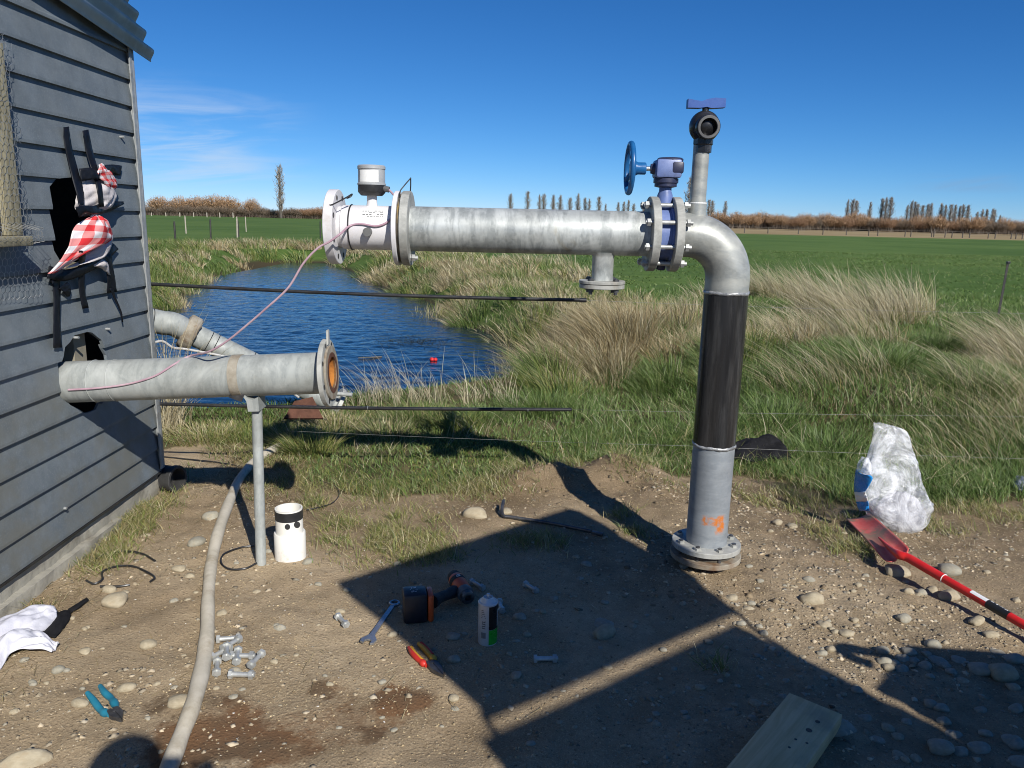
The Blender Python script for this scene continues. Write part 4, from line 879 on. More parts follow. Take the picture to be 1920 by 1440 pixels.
MB().cyl((xg - 0.05, YP, zh), (xat(1200, 312), YP, zh), 0.0085, seg=14).build('valve_shaft', 'bright_steel', bv)
b = MB(); b.torus((xh, YP, zh), X0, 0.092, 0.0105, 48, 12)
b.lathe((xat(1211, 312), YP, zh), (-1, 0, 0), [(0.021, 0), (0.023, 0.003), (0.023, 0.03), (0.030, 0.045), (0.030, 0.06), (0.012, 0.064)], 24)
for i in range(3):
    t_ = math.radians(90 + 120 * i); d = Vector((0, math.cos(t_), math.sin(t_)))
    b.tube(crom([Vector((xh + 0.014, YP, zh)) + d * 0.02, Vector((xh + 0.004, YP, zh)) + d * 0.055, Vector((xh, YP, zh)) + d * 0.088], 8), 0.009, 8)
b.build('handwheel', 'blue_paint', bv)
# horizontal run with drain tee
xl = xat(783); x2a = xat(757); x2b = xat(772)
MB().cyl((x2b - 0.004, YP, ZP), (xa + 0.004, YP, ZP), R6, seg=56).build('horizontal_pipe', 'galvanised', pw)
MB().ring((x2a, YP, ZP), X0, RF, 0.07, x2b - x2a).build('flange', 'galvanised_flange', pw)
MB().ring((x2a - 0.010, YP, ZP), X0, 0.132, 0.07, 0.012).build('gasket', 'gasket', pw)
studs(pw, (x2b, YP, ZP), X0, 0.120, 8, -0.012, 0.030, 0.009, 0.015, 0.013, math.pi / 8, skip=(0, 2, 3, 4, 5, 6, 7))
xt = xat(1131, 480); zd0 = zat(1131, 526); zd1 = zat(1131, 541)
MB().lathe((xt, YP, ZP - R6 + 0.012), (0, 0, -1), [(0.052, 0), (0.046, 0.010), (0.0425, 0.02), (0.0425, ZP - R6 + 0.012 - zd0)], 32).build('drain_branch', 'galvanised', pw)
fl = MB().ring((xt, YP, zd0 - 0.012), (0, 0, 1), 0.092, 0.04, 0.013, 36).build('drain_flange', 'galvanised_flange', pw)
MB().lathe((xt, YP, zd0 - 0.030), (0, 0, 1), [(0.088, 0), (0.090, 0.002), (0.090, 0.015), (0.088, 0.0165)], 36).build('blank_flange', 'galvanised_flange', pw)
studs(pw, (xt, YP, zd0), (0, 0, -1), 0.070, 4, -0.012, 0.052, 0.0075, 0.0125, 0.010, math.pi / 4, 'tool_steel', 'drain_bolt')
# air valve standpipe on the elbow
xs = xat(1308, 380); zs0 = zat(1306, 405); zs1 = zat(1320, 268)
MB().lathe((xs, YP, ZP + 0.03), (0, 0, 1), [(0.040, 0), (0.036, 0.06), (0.035, zat(1308, 378) - ZP - 0.03)], 28).build('standpipe_socket', 'galvanised_elbow', pw)
MB().cyl((xs, YP, zat(1308, 385)), (xs, YP, zs1), 0.031, seg=28).build('standpipe', 'galvanised_elbow', pw)
MB().torus((xs, YP, zat(1308, 381)), (0, 0, 1), 0.0325, 0.0035, 32, 8).build('thread_tape', 'print_white', pw)
bc = Vector((xs + 0.004, YP - 0.005, zat(1323, 238)))
bvv = MB().sphere(bc, 0.058, 32, 18, (1, 1, 1.02)).build('ball_valve', 'valve_black', pw)
MB().lathe(bc + Vector((0, 0, -0.045)), (0, 0, -1), [(0.038, 0), (0.038, 0.02), (0.034, 0.024), (0.034, 0.05)], 8).build('valve_collar', 'valve_black', bvv)
fa = Vector((0.02, -1, -0.12)).normalized()
MB().lathe(bc + fa * 0.035, fa, [(0.045, 0), (0.045, 0.03), (0.042, 0.034), (0.032, 0.034), (0.031, 0.012), (0.0, 0.011)], 32, (True, False)).build('valve_port', 'valve_black', bvv)
MB().lathe(bc + fa * 0.0668, fa, [(0.031, 0), (0.0415, 0), (0.042, 0.003), (0.040, 0.005), (0.0325, 0.005), (0.031, 0)], 32, (False, False)).build('port_rim', 'grey_plastic', bvv)
hz = bc.z + 0.078
MB().cyl(bc + Vector((0, 0, 0.05)), (bc.x, bc.y, hz), 0.013, seg=14).build('valve_spindle', 'valve_black', bvv)
b = MB(); hl = 0.071
pr_ = [(-hl, -0.012), (-hl, 0.020), (-0.02, 0.012), (0, 0.02), (0.03, 0.026), (hl, 0.024), (hl, -0.008), (0.02, -0.012), (0, -0.008), (-0.025, -0.012)]
b.prism([(bc.x + x_, bc.y - 0.018, hz + z_) for x_, z_ in pr_], (0, 0.036, 0)); b.build('valve_handle', 'valve_handle_blue', bvv, True, 30)
# flow meter
xm0, xm1 = xat(630), xat(744)
fm = MB().lathe((xm0, YP, ZP), X0, [(0.080, 0), (0.080, 0.03), (0.0855, 0.034), (0.0855, xm1 - xm0)], 56, (False, False)).build('flow_meter', 'white_paint', pw)
MB().ring((xat(621), YP, ZP), X0, RF, 0.074, xat(638) - xat(621)).build('flange', 'white_paint', fm)
MB().ring((xm1 - 0.002, YP, ZP), X0, RF, 0.074, x2a - 0.010 - xm1).build('flange', 'white_paint', fm)
MB().lathe((xm0 - 0.02, YP, ZP), X0, [(0.0795, 0), (0.074, 0.0), (0.074, 0.3), (0.0, 0.3)], 40, (False, False)).build('liner', 'black_rubber', fm)
for xx_, sk in ((xat(638), 1), (xm1 - 0.002, -1)):
    for i in range(8):
        t_ = math.pi / 8 + i * math.pi / 4; p = Vector((xx_, YP + 0.120 * math.cos(t_), ZP + 0.120 * math.sin(t_)))
        MB().cyl(p, p + X0 * 0.0015 * sk, 0.010, seg=14).build('bolt_hole', 'black_rubber', fm)
xn = xat(697, 350); z_ = lambda py: zat(696, py)
MB().lathe((xn, YP, ZP + 0.07), (0, 0, 1), [(0.024, 0), (0.021, 0.02), (0.0195, 0.03), (0.0195, z_(366) - ZP - 0.07)], 24).build('meter_neck', 'white_paint', fm)
MB().lathe((xn, YP, z_(367)), (0, 0, 1), [(0.040, 0), (0.044, 0.003), (0.052, 0.012), (0.0535, 0.016), (0.0535, z_(347) - z_(367))], 40).build('meter_base', 'black_plastic', fm)
mh = MB().lathe((xn, YP, z_(347)), (0, 0, 1), [(0.0555, 0), (0.0555, 0.006), (0.0525, 0.008), (0.0515, z_(318) - z_(347)), (0.054, z_(317) - z_(347)), (0.054, z_(312) - z_(347)), (0.050, z_(310) - z_(347)), (0.0, z_(310) - z_(347) + 0.001)], 44, (True, False)).build('meter_head', 'off_white_cover', fm)
b = MB(); n = 14
for zz_ in (z_(342), z_(320)):
    for i in range(n + 1):
        a = math.radians(-135 + 85 * i / n); b.v.append((xn + 0.0533 * math.cos(a), YP + 0.0533 * math.sin(a), zz_))
for i in range(n): b.f.append((i, i + 1, n + 2 + i, n + 1 + i))
b.build('head_label', 'paper_label', mh)
MB().cyl((xn + 0.045, YP - 0.01, z_(353)), (xn + 0.070, YP - 0.012, z_(355)), 0.012, seg=10).build('cable_gland', 'grey_plastic', fm)
b = MB(); n = 10
def on_body(px, py, r=0.0865):
    d = ray(px, py); oy, oz = -YP, EYE - ZP; A = d.y ** 2 + d.z ** 2; Bq = d.y * oy + d.z * oz; Cq = oy ** 2 + oz ** 2 - r * r
    s_ = (-Bq - math.sqrt(max(Bq * Bq - A * Cq, 0))) / A; return EYEP + d * s_
for yy_ in np.linspace(393, 407, 6):
    for xx_ in np.linspace(677, 721, 8): b.v.append(tuple(on_body(xx_, yy_)))
for j in range(5):
    for i in range(7): a = j * 8 + i; b.f.append((a, a + 1, a + 9, a + 8))
plate = b.build('data_plate', 'paper_label', fm)
rnd = random.Random(4); b = MB()
for j in range(4):
    x_ = 679.5
    while x_ < 718:
        w_ = rnd.uniform(2, 7); y_ = 395 + j * 3.2
        if rnd.random() < .75: q = [on_body(x_, y_, .0871), on_body(min(x_ + w_, 719), y_, .0871), on_body(min(x_ + w_, 719), y_ + 1.3, .0871), on_body(x_, y_ + 1.3, .0871)]; b.add(q, [(0, 1, 2, 3)])
        x_ += w_ + 1.6
b.build('plate_print', 'grey_plastic', fm)
pb = on_body(690, 434); MB().cyl(pb + Vector((0, 0.01, 0)), pb + Vector((0, -0.022, -0.002)), 0.0165, seg=20).build('boss_plug', 'grey_plastic', fm)
xst = xat(661); MB().torus((xst, YP, ZP), X0, 0.0868, 0.003, 48, 6).build('cable_tie', 'black_plastic', fm)
b = MB()
b.tube(crom([AY(613, 383, YP - 0.10), AY(622, 384, YP - 0.12), AY(648, 371, YP - 0.10), AY(660, 364, YP - 0.08), AY(657, 369, YP - 0.08), AY(650, 372, YP - 0.09)], 24), 0.0028, 6); b.build('cable_tie', 'black_plastic', fm)
b = MB(); b.tube(crom([AY(749, 382, YP - 0.06), AY(750, 360, YP - 0.06), AY(758, 348, YP - 0.05), AY(770, 334, YP - 0.04)], 20), 0.0024, 6); b.tube(crom([AY(770, 333, YP - 0.04), AY(770, 348, YP - 0.03), AY(769, 364, YP)], 10), 0.0024, 6); b.build('cable_tie', 'black_plastic', fm)

# ------------------------------------------------------------------ lower discharge pipe on its post
pA = Vector((WALLX - 0.22, 3.10, 0.735)); pE = AY(612, 699, 3.10); dA = (pE - pA).normalized()
postb = GR(489, 1058)
dp = thing('discharge_pipe', postb, 'open ended galvanised pipe leaving the shed on a steel support post', 'pipe')
L_ = (pE - pA).length
MB().cyl(pA, pE, 0.0855, seg=56, caps=False).build('pipe', 'galvanised_old', dp)
MB().lathe(pE + dA * 0.024, -dA, [(0.066, 0.0), (0.066, 0.5), (0.0, 0.5)], 40, (False, False)).build('rusty_bore', 'rust', dp)
MB().ring(pE - dA * 0.004, dA, 0.1405, 0.068, 0.020).build('flange', 'galvanised_flange', dp)
MB().ring(pE + dA * 0.016, dA, 0.112, 0.066, 0.010).build('gasket', 'rusty_flange', dp)
MB().ring(pE + dA * 0.0262, dA, 0.084, 0.0655, 0.002, 40, .0005).build('gasket', 'rusty_brown', dp)
u_, w_, _ = frame_from(dA)
for i in range(8):
    t_ = i * math.pi / 4 + .3; p = pE + dA * 0.0162 + (u_ * math.cos(t_) + w_ * math.sin(t_)) * 0.122
    MB().cyl(p, p + dA * 0.001, 0.010, seg=12).build('bolt_hole', 'black_rubber', dp)
p = pE + dA * 0.01 + Vector((0, 0, 0.118)); MB().bbox(p + Vector((0, 0, .03)), (0.008, 0.03, 0.06), .002).build('flange_bolt', 'galvanised_flange', dp)
pt = lambda px: pA + dA * ((AY(px, 710, 3.1).x - pA.x) / dA.x)
for px, w_p in ((181, .006), (218, .004)): MB().torus(pt(px), dA, 0.0858, w_p * .5, 48, 6).build('weld_ring', 'galvanised_old', dp)
c0 = pt(449); MB().lathe(c0 - dA * 0.020, dA, [(0.0858, 0), (0.0885, 0.001), (0.0885, 0.039), (0.0858, 0.04)], 48, (False, False)).build('clamp_band', 'rusty_flange', dp)
c1 = pt(478) + Vector((0, 0, -0.0855)); Rm = Matrix.Rotation(0, 3, 'Z')
b = MB()     # saddle: folded plate cradling the pipe
sad = [(-0.055, 0.03), (-0.040, 0.035), (-0.022, -0.005), (0.0, -0.012), (0.024, 0.0), (0.026, -0.06), (-0.020, -0.062), (-0.024, -0.02)]
b.prism([c1 + Vector((x_, -0.045, z_ + .004)) for x_, z_ in sad], (0, 0.09, 0)); b.build('saddle_bracket', 'galvanised_old', dp, True, 30)
b = MB(); b.bbox(c1 + Vector((-0.058, -0.052, 0.016)), (0.055, 0.004, 0.05), .001, Matrix.Rotation(.35, 3, 'Y')); b.build('bracket_ear', 'tool_steel', dp)
MB().cyl((postb.x, postb.y, postb.z - 0.06), c1 + Vector((0.002, 0, -0.045)), 0.0215, seg=28).build('support_post', 'galvanised_old', dp)

# ------------------------------------------------------------------ suction line behind the shed, running down to the pond
s0 = AY(240, 592, 5.15); s1 = AY(318, 608, 5.3); s2 = AY(352, 622, 5.4); s3 = AY(632, 758, 5.75)
sp = thing('suction_pipe', (s1.x, s1.y, 0), 'grey suction pipe with a crusted flange running behind the shed towards the pond', 'pipe')
ap = [s0, lerp(s0, s1, .7)] + [Vector(p) for p in crom([lerp(s0, s1, .85), s1 + Vector((.03, 0, .0)), s2], 8)]
MB().tube(ap, 0.083, 32, False).build('elbow', 'galvanised_old', sp)
ds = (s3 - s2).normalized(); rough = MB().ring(s2 - ds * 0.03, ds, 0.126, 0.07, 0.09, 40, .012)
rough.v = [tuple(Vector(q) + Vector((random.uniform(-.004, .004), random.uniform(-.004, .004), random.uniform(-.004, .004)))) for q in rough.v]; rough.build('flange', 'rusty_flange', sp, True, 50)
MB().cyl(s2, s3, 0.080, seg=36).build('pipe', 'galvanised_old', sp)
for q in (.13, .17, .40): MB().torus(lerp(s2, s3, q), ds, 0.081, 0.003, 36, 6).build('cable_tie', 'black_plastic', sp)
MB().torus(lerp(s0, s1, .55), s1 - s0, 0.084, 0.003, 36, 6).build('cable_tie', 'black_plastic', sp)
MB().ring(s3 - ds * 0.02, ds, 0.13, 0.03, 0.03).build('flange', 'galvanised_flange', sp)
e0 = AY(628, 738, 5.6); MB().cyl(e0, AY(660, 740, 5.6), 0.016, seg=14).build('stub_pipe', 'galvanised_old', sp)
b = MB(); b.tube(crom([AY(286, 643, 5.1), AY(305, 640, 5.15), AY(325, 652, 5.2), AY(350, 655, 5.25), AY(420, 668, 5.3), AY(470, 680, 5.35), AY(560, 745, 5.6)], 40), 0.0085, 8); b.build('conduit', 'white_conduit', sp)
pl = thing('rusty_plate', GR(572, 785), 'rusty brown steel plate at the pond edge below the open pipe flange', 'plate')
q = [AY(532, 784, 5.05), AY(552, 752, 5.1), AY(586, 744, 5.12), AY(606, 784, 5.05)]
MB().prism(q, (0.0, 0.012, -0.012)).build('plate', 'rusty_brown', pl, False)

# ------------------------------------------------------------------ cable from the meter down to the lower pipe
cb = thing('signal_cable', AY(560, 520, 2.95), 'pink signal cable sagging from the flow meter to the lower pipe', 'cable')
def on_low(px, py, r):
    d = ray(px, py); o_ = EYEP - pA; dd = d - dA * d.dot(dA); oo = o_ - dA * o_.dot(dA); A = dd.dot(dd); Bq = dd.dot(oo); Cq = oo.dot(oo) - r * r
    return EYEP + d * ((-Bq - math.sqrt(max(Bq * Bq - A * Cq, 0))) / A)
cpts = [Vector((xn + .068, YP - .012, z_(355))), AY(735, 362, YP - .03), AY(743, 374, YP - .07), on_body(741, 396, .0905), on_body(728, 415, .0905), on_body(706, 424, .0905), on_body(676, 420, .0905), on_body(655, 424, .092), AY(640, 437, YP - .16), AY(618, 453, YP - .17), AY(595, 466, YP - .17), AY(568, 495, YP - .17), AY(540, 540, YP - .16), AY(497, 580, YP - .15), AY(460, 612, YP - .13), AY(425, 640, YP - .11), AY(390, 660, YP - .09)]
cpts += [on_low(355, 668, .0895), on_low(325, 684, .089), on_low(290, 705, .089), on_low(240, 720, .089), on_low(180, 728, .089), on_low(128, 731, .089)]
MB().tube(crom(cpts, 150), 0.0042, 8).build('cable_sheath', 'pink_cable', cb)
# ------------------------------------------------------------------ fence wires in black tube, fence posts
def wire_pts(px, Y): return [AY(x, y, Y) for x, y in px]
YF = 3.95
def straight(p, q, sag=0.0, n=14): return [lerp(p, q, i / n) + Vector((0, 0, -sag * math.sin(math.pi * i / n))) for i in range(n + 1)]
a0 = AY(272, 532, YF); a1 = AY(1098, 563, YF); a2 = AY(2050, 590, YF)
fw1 = thing('fence_wire', a0, 'upper electric fence wire in a black tube, level with the white meter\'s lower flange', 'fence wire')
MB().tube(straight(a0, a1, 0.012), 0.0092, 10).build('insulating_tube', 'black_poly', fw1)
MB().tube(straight(a1, a2, 0.01), 0.0006, 5).build('wire', 'fence_wire_steel', fw1)
MB().cyl(a1 - Vector((.03, 0, 0)), a1 + Vector((.004, 0, 0)), 0.0115, seg=10).build('tube_end', 'black_plastic', fw1)
b0 = AY(285, 757, YF); b1 = AY(1072, 768, YF); b2 = AY(2050, 782, YF)
fw2 = thing('fence_wire', b0, 'lower electric fence wire in a black tube passing just below the lower pipe', 'fence wire')
MB().tube(straight(b0, b1, 0.008), 0.0092, 10).build('insulating_tube', 'black_poly', fw2)
for px in (690, 990): 
    c = lerp(b0, b1, (px - 285) / 787); MB().torus(c - Vector((0, 0, .006)), (1, 0, 0), 0.0095, 0.0016, 12, 6).build('tie_wire', 'wire_steel', fw2)
MB().tube(straight(b1, b2, 0.006), 0.0006, 5).build('wire', 'fence_wire_steel', fw2)
c0_ = AY(540, 808, YF); c1_ = AY(1290, 836, YF); c2_ = AY(2050, 864, YF)
tag(MB().tube(straight(c0_, c1_, .006) + straight(c1_, c2_, .006)[1:], 0.0006, 5).build('fence_wire', 'fence_wire_steel', origin=c0_), 'thin bare bottom fence wire just above the grass', 'fence wire')
p0 = GR(1872, 590); ph = AY(1884, 490, p0.y)
st_ = thing('steel_fence_post', (p0.x, p0.y, p0.z), 'dark steel fence post standing in the field at the right edge', 'fence post')
b = MB(); b.prism([(p0.x - .02, p0.y, p0.z - .1), (p0.x + .02, p0.y, p0.z - .1), (p0.x + .02, p0.y + .006, p0.z - .1), (p0.x + .003, p0.y + .006, p0.z - .1), (p0.x + .003, p0.y + .035, p0.z - .1), (p0.x - .003, p0.y + .035, p0.z - .1), (p0.x - .003, p0.y + .006, p0.z - .1), (p0.x - .02, p0.y + .006, p0.z - .1)], (0.03, 0, ph.z - p0.z + .1)); b.build('post', 'post_black', st_, False)
MB().bbox((p0.x + .035, p0.y + .01, ph.z - .02), (.055, .05, .04), .006).build('insulator', 'black_plastic', st_)
def fpost(px, pyb, pyt, Y, w, mat, lab, grp=None, nm='fence_post'):
    p = AY(px, pyb, Y); tp = AY(px, pyt, Y); g = gz1(p.x, p.y)
    b = MB(); b.lathe((p.x, p.y, g - .1), (random.uniform(-.03, .03), 0, 1), [(w, 0), (w * .95, tp.z - g), (w * .6, tp.z - g + .1)], 8)
    return tag(b.build(nm, mat, origin=(p.x, p.y, g)), lab, 'fence post', grp)
fpost(328, 440, 415, 33, .045, 'post_black', 'short black post on the far-left bank, nearest the shed')
fpost(394, 428, 410, 42, .05, 'post_black', 'black post standing right of the shed on the far-left bank')
fpost(348, 422, 404, 52, .045, 'post_timber', 'pale timber post in the left field, nearest the shed')
fpost(444, 427, 406, 46, .045, 'post_timber', 'pale timber gate post left of the lone poplar')
fpost(446.5, 426, 413, 47.5, .05, 'post_black', 'short black post behind the pale gate post')
fpost(461, 420, 406, 60, .04, 'post_timber', 'pale post right of the gate post in the left field')
fpost(600, 426, 414, 48, .04, 'post_black', 'thin black post in the field just left of the white meter')
for k, px in enumerate((284, 311, 337, 363, 388, 412, 437)): fpost(px, 403, 398.5, 210, .14, 'post_timber', 'pale post in the row along the far edge of the left field', 'far left boundary posts')
frs = (1396, 1440, 1497, 1543, 1587, 1629, 1646, 1697, 1708, 1747, 1751, 1772, 1785, 1805, 1818, 1853, 1866, 1896, 1905, 1917, 1350)
for px in frs: fpost(px, 440 + (px - 1700) * .022, 433 + (px - 1700) * .022, 128, .09, 'post_dark', 'weathered post in the fence along the far right field edge', 'far right fence posts')
for nm, hz_ in (('upper', .95), ('lower', .6)):
    A_ = AY(1340, 436, 129); B_ = AY(1935, 436, 129)
    tag(MB().tube([(lerp(A_.x, B_.x, i / 20), 129, hz_ + .03 * math.sin(i)) for i in range(21)], .028, 5).build('fence_rail', 'post_dark', origin=(A_.x, 129, hz_)), f'{nm} rail of the fence along the far right field edge', 'fence rail')

# ------------------------------------------------------------------ trees on the skyline
def tree_mesh(kind, seed):
    "unit-height tree: returns trunk MB and crown arrays"
    r = np.random.default_rng(seed); tr = MB()
    Vv, F, C = [], [], []
    def sliver(p, q, w, c):
        d = q - p; s = np.cross(d, r.normal(size=3)); s /= (np.linalg.norm(s) + 1e-9); i = len(Vv); Vv.extend([p - s * w, p + s * w, q]); F.append((i, i + 1, i + 2)); C.extend([c] * 3)
    if kind == 'poplar':
        tr.tube([(0, 0, -.02), (0.004, 0, .35), (0.0, .004, .7), (0, 0, .93)], .01, 6, rad=[.022, .016, .009, .003])
        for i in range(230):
            z = r.uniform(.06, .92); a = r.uniform(0, 6.28); ln = r.uniform(.08, .22) * (1 - .45 * abs(z - .4)); wd = .085 * (math.sin(math.pi * min(1, (z * .95 + .10))) ** .6) * r.uniform(.4, 1.15)
            p = np.array([0, 0, z]); q = np.array([wd * math.cos(a), wd * math.sin(a), min(z + ln, 1.0)]); sliver(p, q, .0036, np.array((.23, .21, .18)) * r.uniform(.7, 1.3))
            for j in range(4):
                t_ = r.uniform(.35, 1); s = p + (q - p) * t_; e = s + np.array([r.normal() * .018, r.normal() * .018, r.uniform(.02, .085)]); sliver(s, e, .0034, np.array((.26, .235, .20)) * r.uniform(.7, 1.35))
    else:
        wid = .62 if kind == 'willow' else .8
        for k in range(4):
            a = r.uniform(0, 6.28); tr.tube([(0, 0, -.02), (.06 * math.cos(a), .06 * math.sin(a), .25), (.2 * math.cos(a), .2 * math.sin(a), .6)], .02, 5, rad=[.03, .022, .008])
        base = np.array((.34, .215, .12)) if kind == 'willow' else np.array((.155, .115, .08)) if kind == 'scrub' else np.array((.27, .16, .09))
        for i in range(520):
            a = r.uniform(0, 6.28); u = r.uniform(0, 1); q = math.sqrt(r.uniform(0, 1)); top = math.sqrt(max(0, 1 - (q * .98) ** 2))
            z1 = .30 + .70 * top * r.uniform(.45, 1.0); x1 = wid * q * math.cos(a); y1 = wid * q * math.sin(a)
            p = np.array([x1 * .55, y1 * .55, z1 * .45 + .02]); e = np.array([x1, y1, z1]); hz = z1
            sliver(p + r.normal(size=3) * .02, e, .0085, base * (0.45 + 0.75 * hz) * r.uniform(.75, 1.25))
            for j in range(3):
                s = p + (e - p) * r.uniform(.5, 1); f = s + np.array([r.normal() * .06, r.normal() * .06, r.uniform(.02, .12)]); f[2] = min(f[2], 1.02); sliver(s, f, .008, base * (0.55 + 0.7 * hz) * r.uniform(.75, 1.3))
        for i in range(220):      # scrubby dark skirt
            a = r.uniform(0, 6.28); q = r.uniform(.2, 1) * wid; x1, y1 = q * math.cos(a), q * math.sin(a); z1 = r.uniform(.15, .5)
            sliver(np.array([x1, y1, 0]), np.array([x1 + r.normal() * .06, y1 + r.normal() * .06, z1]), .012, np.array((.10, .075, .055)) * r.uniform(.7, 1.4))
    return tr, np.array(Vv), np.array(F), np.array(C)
PROTO = {}
def proto(kind, seed):
    key = (kind, seed)
    if key not in PROTO:
        tr, Vv, F, C = tree_mesh(kind, seed)
        tm = bpy.data.meshes.new('trunk'); tm.from_pydata(tr.v, [], tr.f); tm.materials.append(MT['post_dark'])
        o = np_mesh('crown', Vv, F, 'twigs', C); cm = o.data; bpy.data.objects.remove(o); PROTO[key] = (tm, cm)
    return PROTO[key]
def tree(kind, px, pyt, D, wscale, label, group, name, seed=None, base=None):
    seed = random.randrange(4) if seed is None else seed
    tm, cm = proto(kind, seed); g = AY(px, 430, D); z0 = gz1(g.x, D); H_ = AY(px, pyt, D).z - z0
    o = thing(name, (g.x, D, z0), label, 'tree', group); o.rotation_euler.z = random.uniform(0, 6.28); o.scale = (H_ * wscale, H_ * wscale, H_)
    for nm, me_ in (('trunk', tm), ('crown', cm)):
        c = bpy.data.objects.new(nm, me_); COL.objects.link(c); c.parent = o
    return o
tree('poplar', 528, 311, 235, 1.35, 'lone tall bare poplar left of the white flow meter', None, 'poplar_tree', 0)
for px, top, nm in ((302, 367, 'leftmost rounded orange willow beside the shed corner'), (341, 367, 'second rounded orange willow from the shed'), (372, 367, 'third rounded orange willow from the shed'), (405, 364, 'tall orange willow fourth from the shed'), (432, 367, 'orange willow fifth from the shed'), (474, 371, 'orange willow standing alone left of the lone poplar')):
    tree('willow', px, top - 2, 262, 1.15 if px != 474 else .85, nm, 'willows on the left skyline', 'willow_tree')
for px, top in ((280, 385), (318, 384), (352, 383), (385, 383), (418, 384), (450, 386), (492, 386), (510, 390), (545, 387), (562, 388), (578, 389), (592, 387), (606, 386), (625, 387), (640, 386), (655, 386)):
    tree('scrub' if px < 560 or px > 620 else 'bush', px, top, 250 + random.uniform(-8, 8), 1.35, 'bare brown bush in the hedge on the left skyline', 'hedge bushes on the left skyline', 'hedge_bush')
LBW = 'bare brown willow in the hedgerow behind the right field'
x = 665
while x < 1960:
    hzn = 393.3 + (x - 230.7) * .0227; kind = random.choice(['scrub', 'bush', 'willow', 'willow']) if x > 1340 else random.choice(['scrub', 'bush', 'bush'])
    hgt = random.uniform(29, 38) if kind == 'willow' else random.uniform(22, 30)
    if x < 1340: hgt = random.uniform(18, 28)
    if not (1225 < x < 1275): tree(kind, x, hzn + 8 - hgt, 262 + random.uniform(-14, 14), random.uniform(.9, 1.25), LBW, 'hedgerow behind the right field', 'hedgerow_willow')
    x += random.uniform(11, 17)
for px, top in ((956, 364), (988, 360), (1010, 366), (1018, 364), (1036, 366), (1049, 367), (1067, 371), (1082, 364), (1095, 372), (1103, 373), (1121, 370), (1134, 383), (1157, 380), (1168, 379), (1176, 376), (1186, 382), (1205, 380), (1290, 335), (1326, 375), (1332, 377), (1357, 378),
               (1585, 375), (1594, 374), (1601, 377), (1627, 380), (1649, 373), (1656, 371), (1665, 371), (1697, 385), (1704, 377), (1710, 379), (1716, 383), (1725, 386), (1735, 383), (1741, 382), (1760, 382), (1768, 385), (1778, 384), (1786, 385), (1795, 387), (1801, 384), (1810, 385), (1829, 398), (1838, 393), (1846, 393), (1857, 392), (1861, 394), (1872, 404)):
    D = 330 if px < 1280 else 215 if px == 1290 else 300
    if px == 1290: lab, grp = 'tall bare poplar just left of the standpipe on the elbow', None
    elif px < 1280: lab, grp = 'bare upright poplar in the distant row above the horizontal pipe', 'poplar row above the pipe'
    elif px < 1400: lab, grp = 'bare upright poplar close right of the standpipe', 'poplars right of the standpipe'
    else: lab, grp = 'bare upright poplar behind the hedgerow on the right skyline', 'poplar row on the right skyline'
    tree('poplar', px, top, D + random.uniform(-6, 6), random.uniform(1.2, 1.8), lab, grp, 'poplar_tree')
hb = Blades(); n = 9000; x = rng.uniform(-190, 260, n); y = rng.uniform(268, 276, n); h = rng.uniform(1.0, 3.2, n)
hb.add(x, y, h, 0.4 * rng.normal(size=(n, 2)), .5, pick(n, [(.10, .075, .055), (.15, .10, .07), (.07, .065, .045)], .25), np.zeros(n))
tag(hb.build('far_scrub', 'twigs', seg=2), 'brown scrub filling the foot of the far hedgerow', 'scrub', kind='stuff')

ORD = ['first', 'second', 'third', 'fourth', 'fifth', 'sixth', 'seventh', 'eighth', 'ninth', 'tenth', 'eleventh', 'twelfth', 'thirteenth', 'fourteenth', 'fifteenth', 'sixteenth', 'seventeenth', 'eighteenth', 'nineteenth', 'twentieth'] + ['twenty-' + q for q in ('first', 'second', 'third', 'fourth', 'fifth', 'sixth', 'seventh', 'eighth', 'ninth')]
for grp, fmt in (('poplar row above the pipe', '{} poplar from the left in the distant row above the horizontal pipe'), ('poplars right of the standpipe', '{} bare poplar to the right of the standpipe'), ('poplar row on the right skyline', '{} poplar from the left in the right skyline row'), ('hedge bushes on the left skyline', '{} brown bush from the shed in the left skyline hedge'), ('far left boundary posts', '{} pale post from the shed along the far edge of the left field'), ('far right fence posts', '{} post from the left in the fence along the far right field')):
    mem = sorted([o for o in COL.objects if o.get('group') == grp], key=lambda o: o.location.x / o.location.y)
    for k, o in enumerate(mem): o['label'] = fmt.format(ORD[k])
mem = sorted([o for o in COL.objects if o.get('group') == 'hedgerow behind the right field'], key=lambda o: o.location.x / o.location.y)
BOR = [(-9, -0.02, 'left of the drain branch'), (-0.02, 0.19, 'behind the horizontal pipe right of its middle'), (0.19, 0.33, 'right of the elbow'), (0.33, 0.44, 'left of the tall right poplars'), (0.44, 0.52, 'below the tall right poplar group'), (0.52, 9, 'towards the right edge')]
for lo_, hi_, wd in BOR:
    for k, o in enumerate([q for q in mem if lo_ <= q.location.x / q.location.y < hi_]):
        if k < len(ORD): o['label'] = f'{ORD[k]} brown hedgerow tree from the left, {wd}'

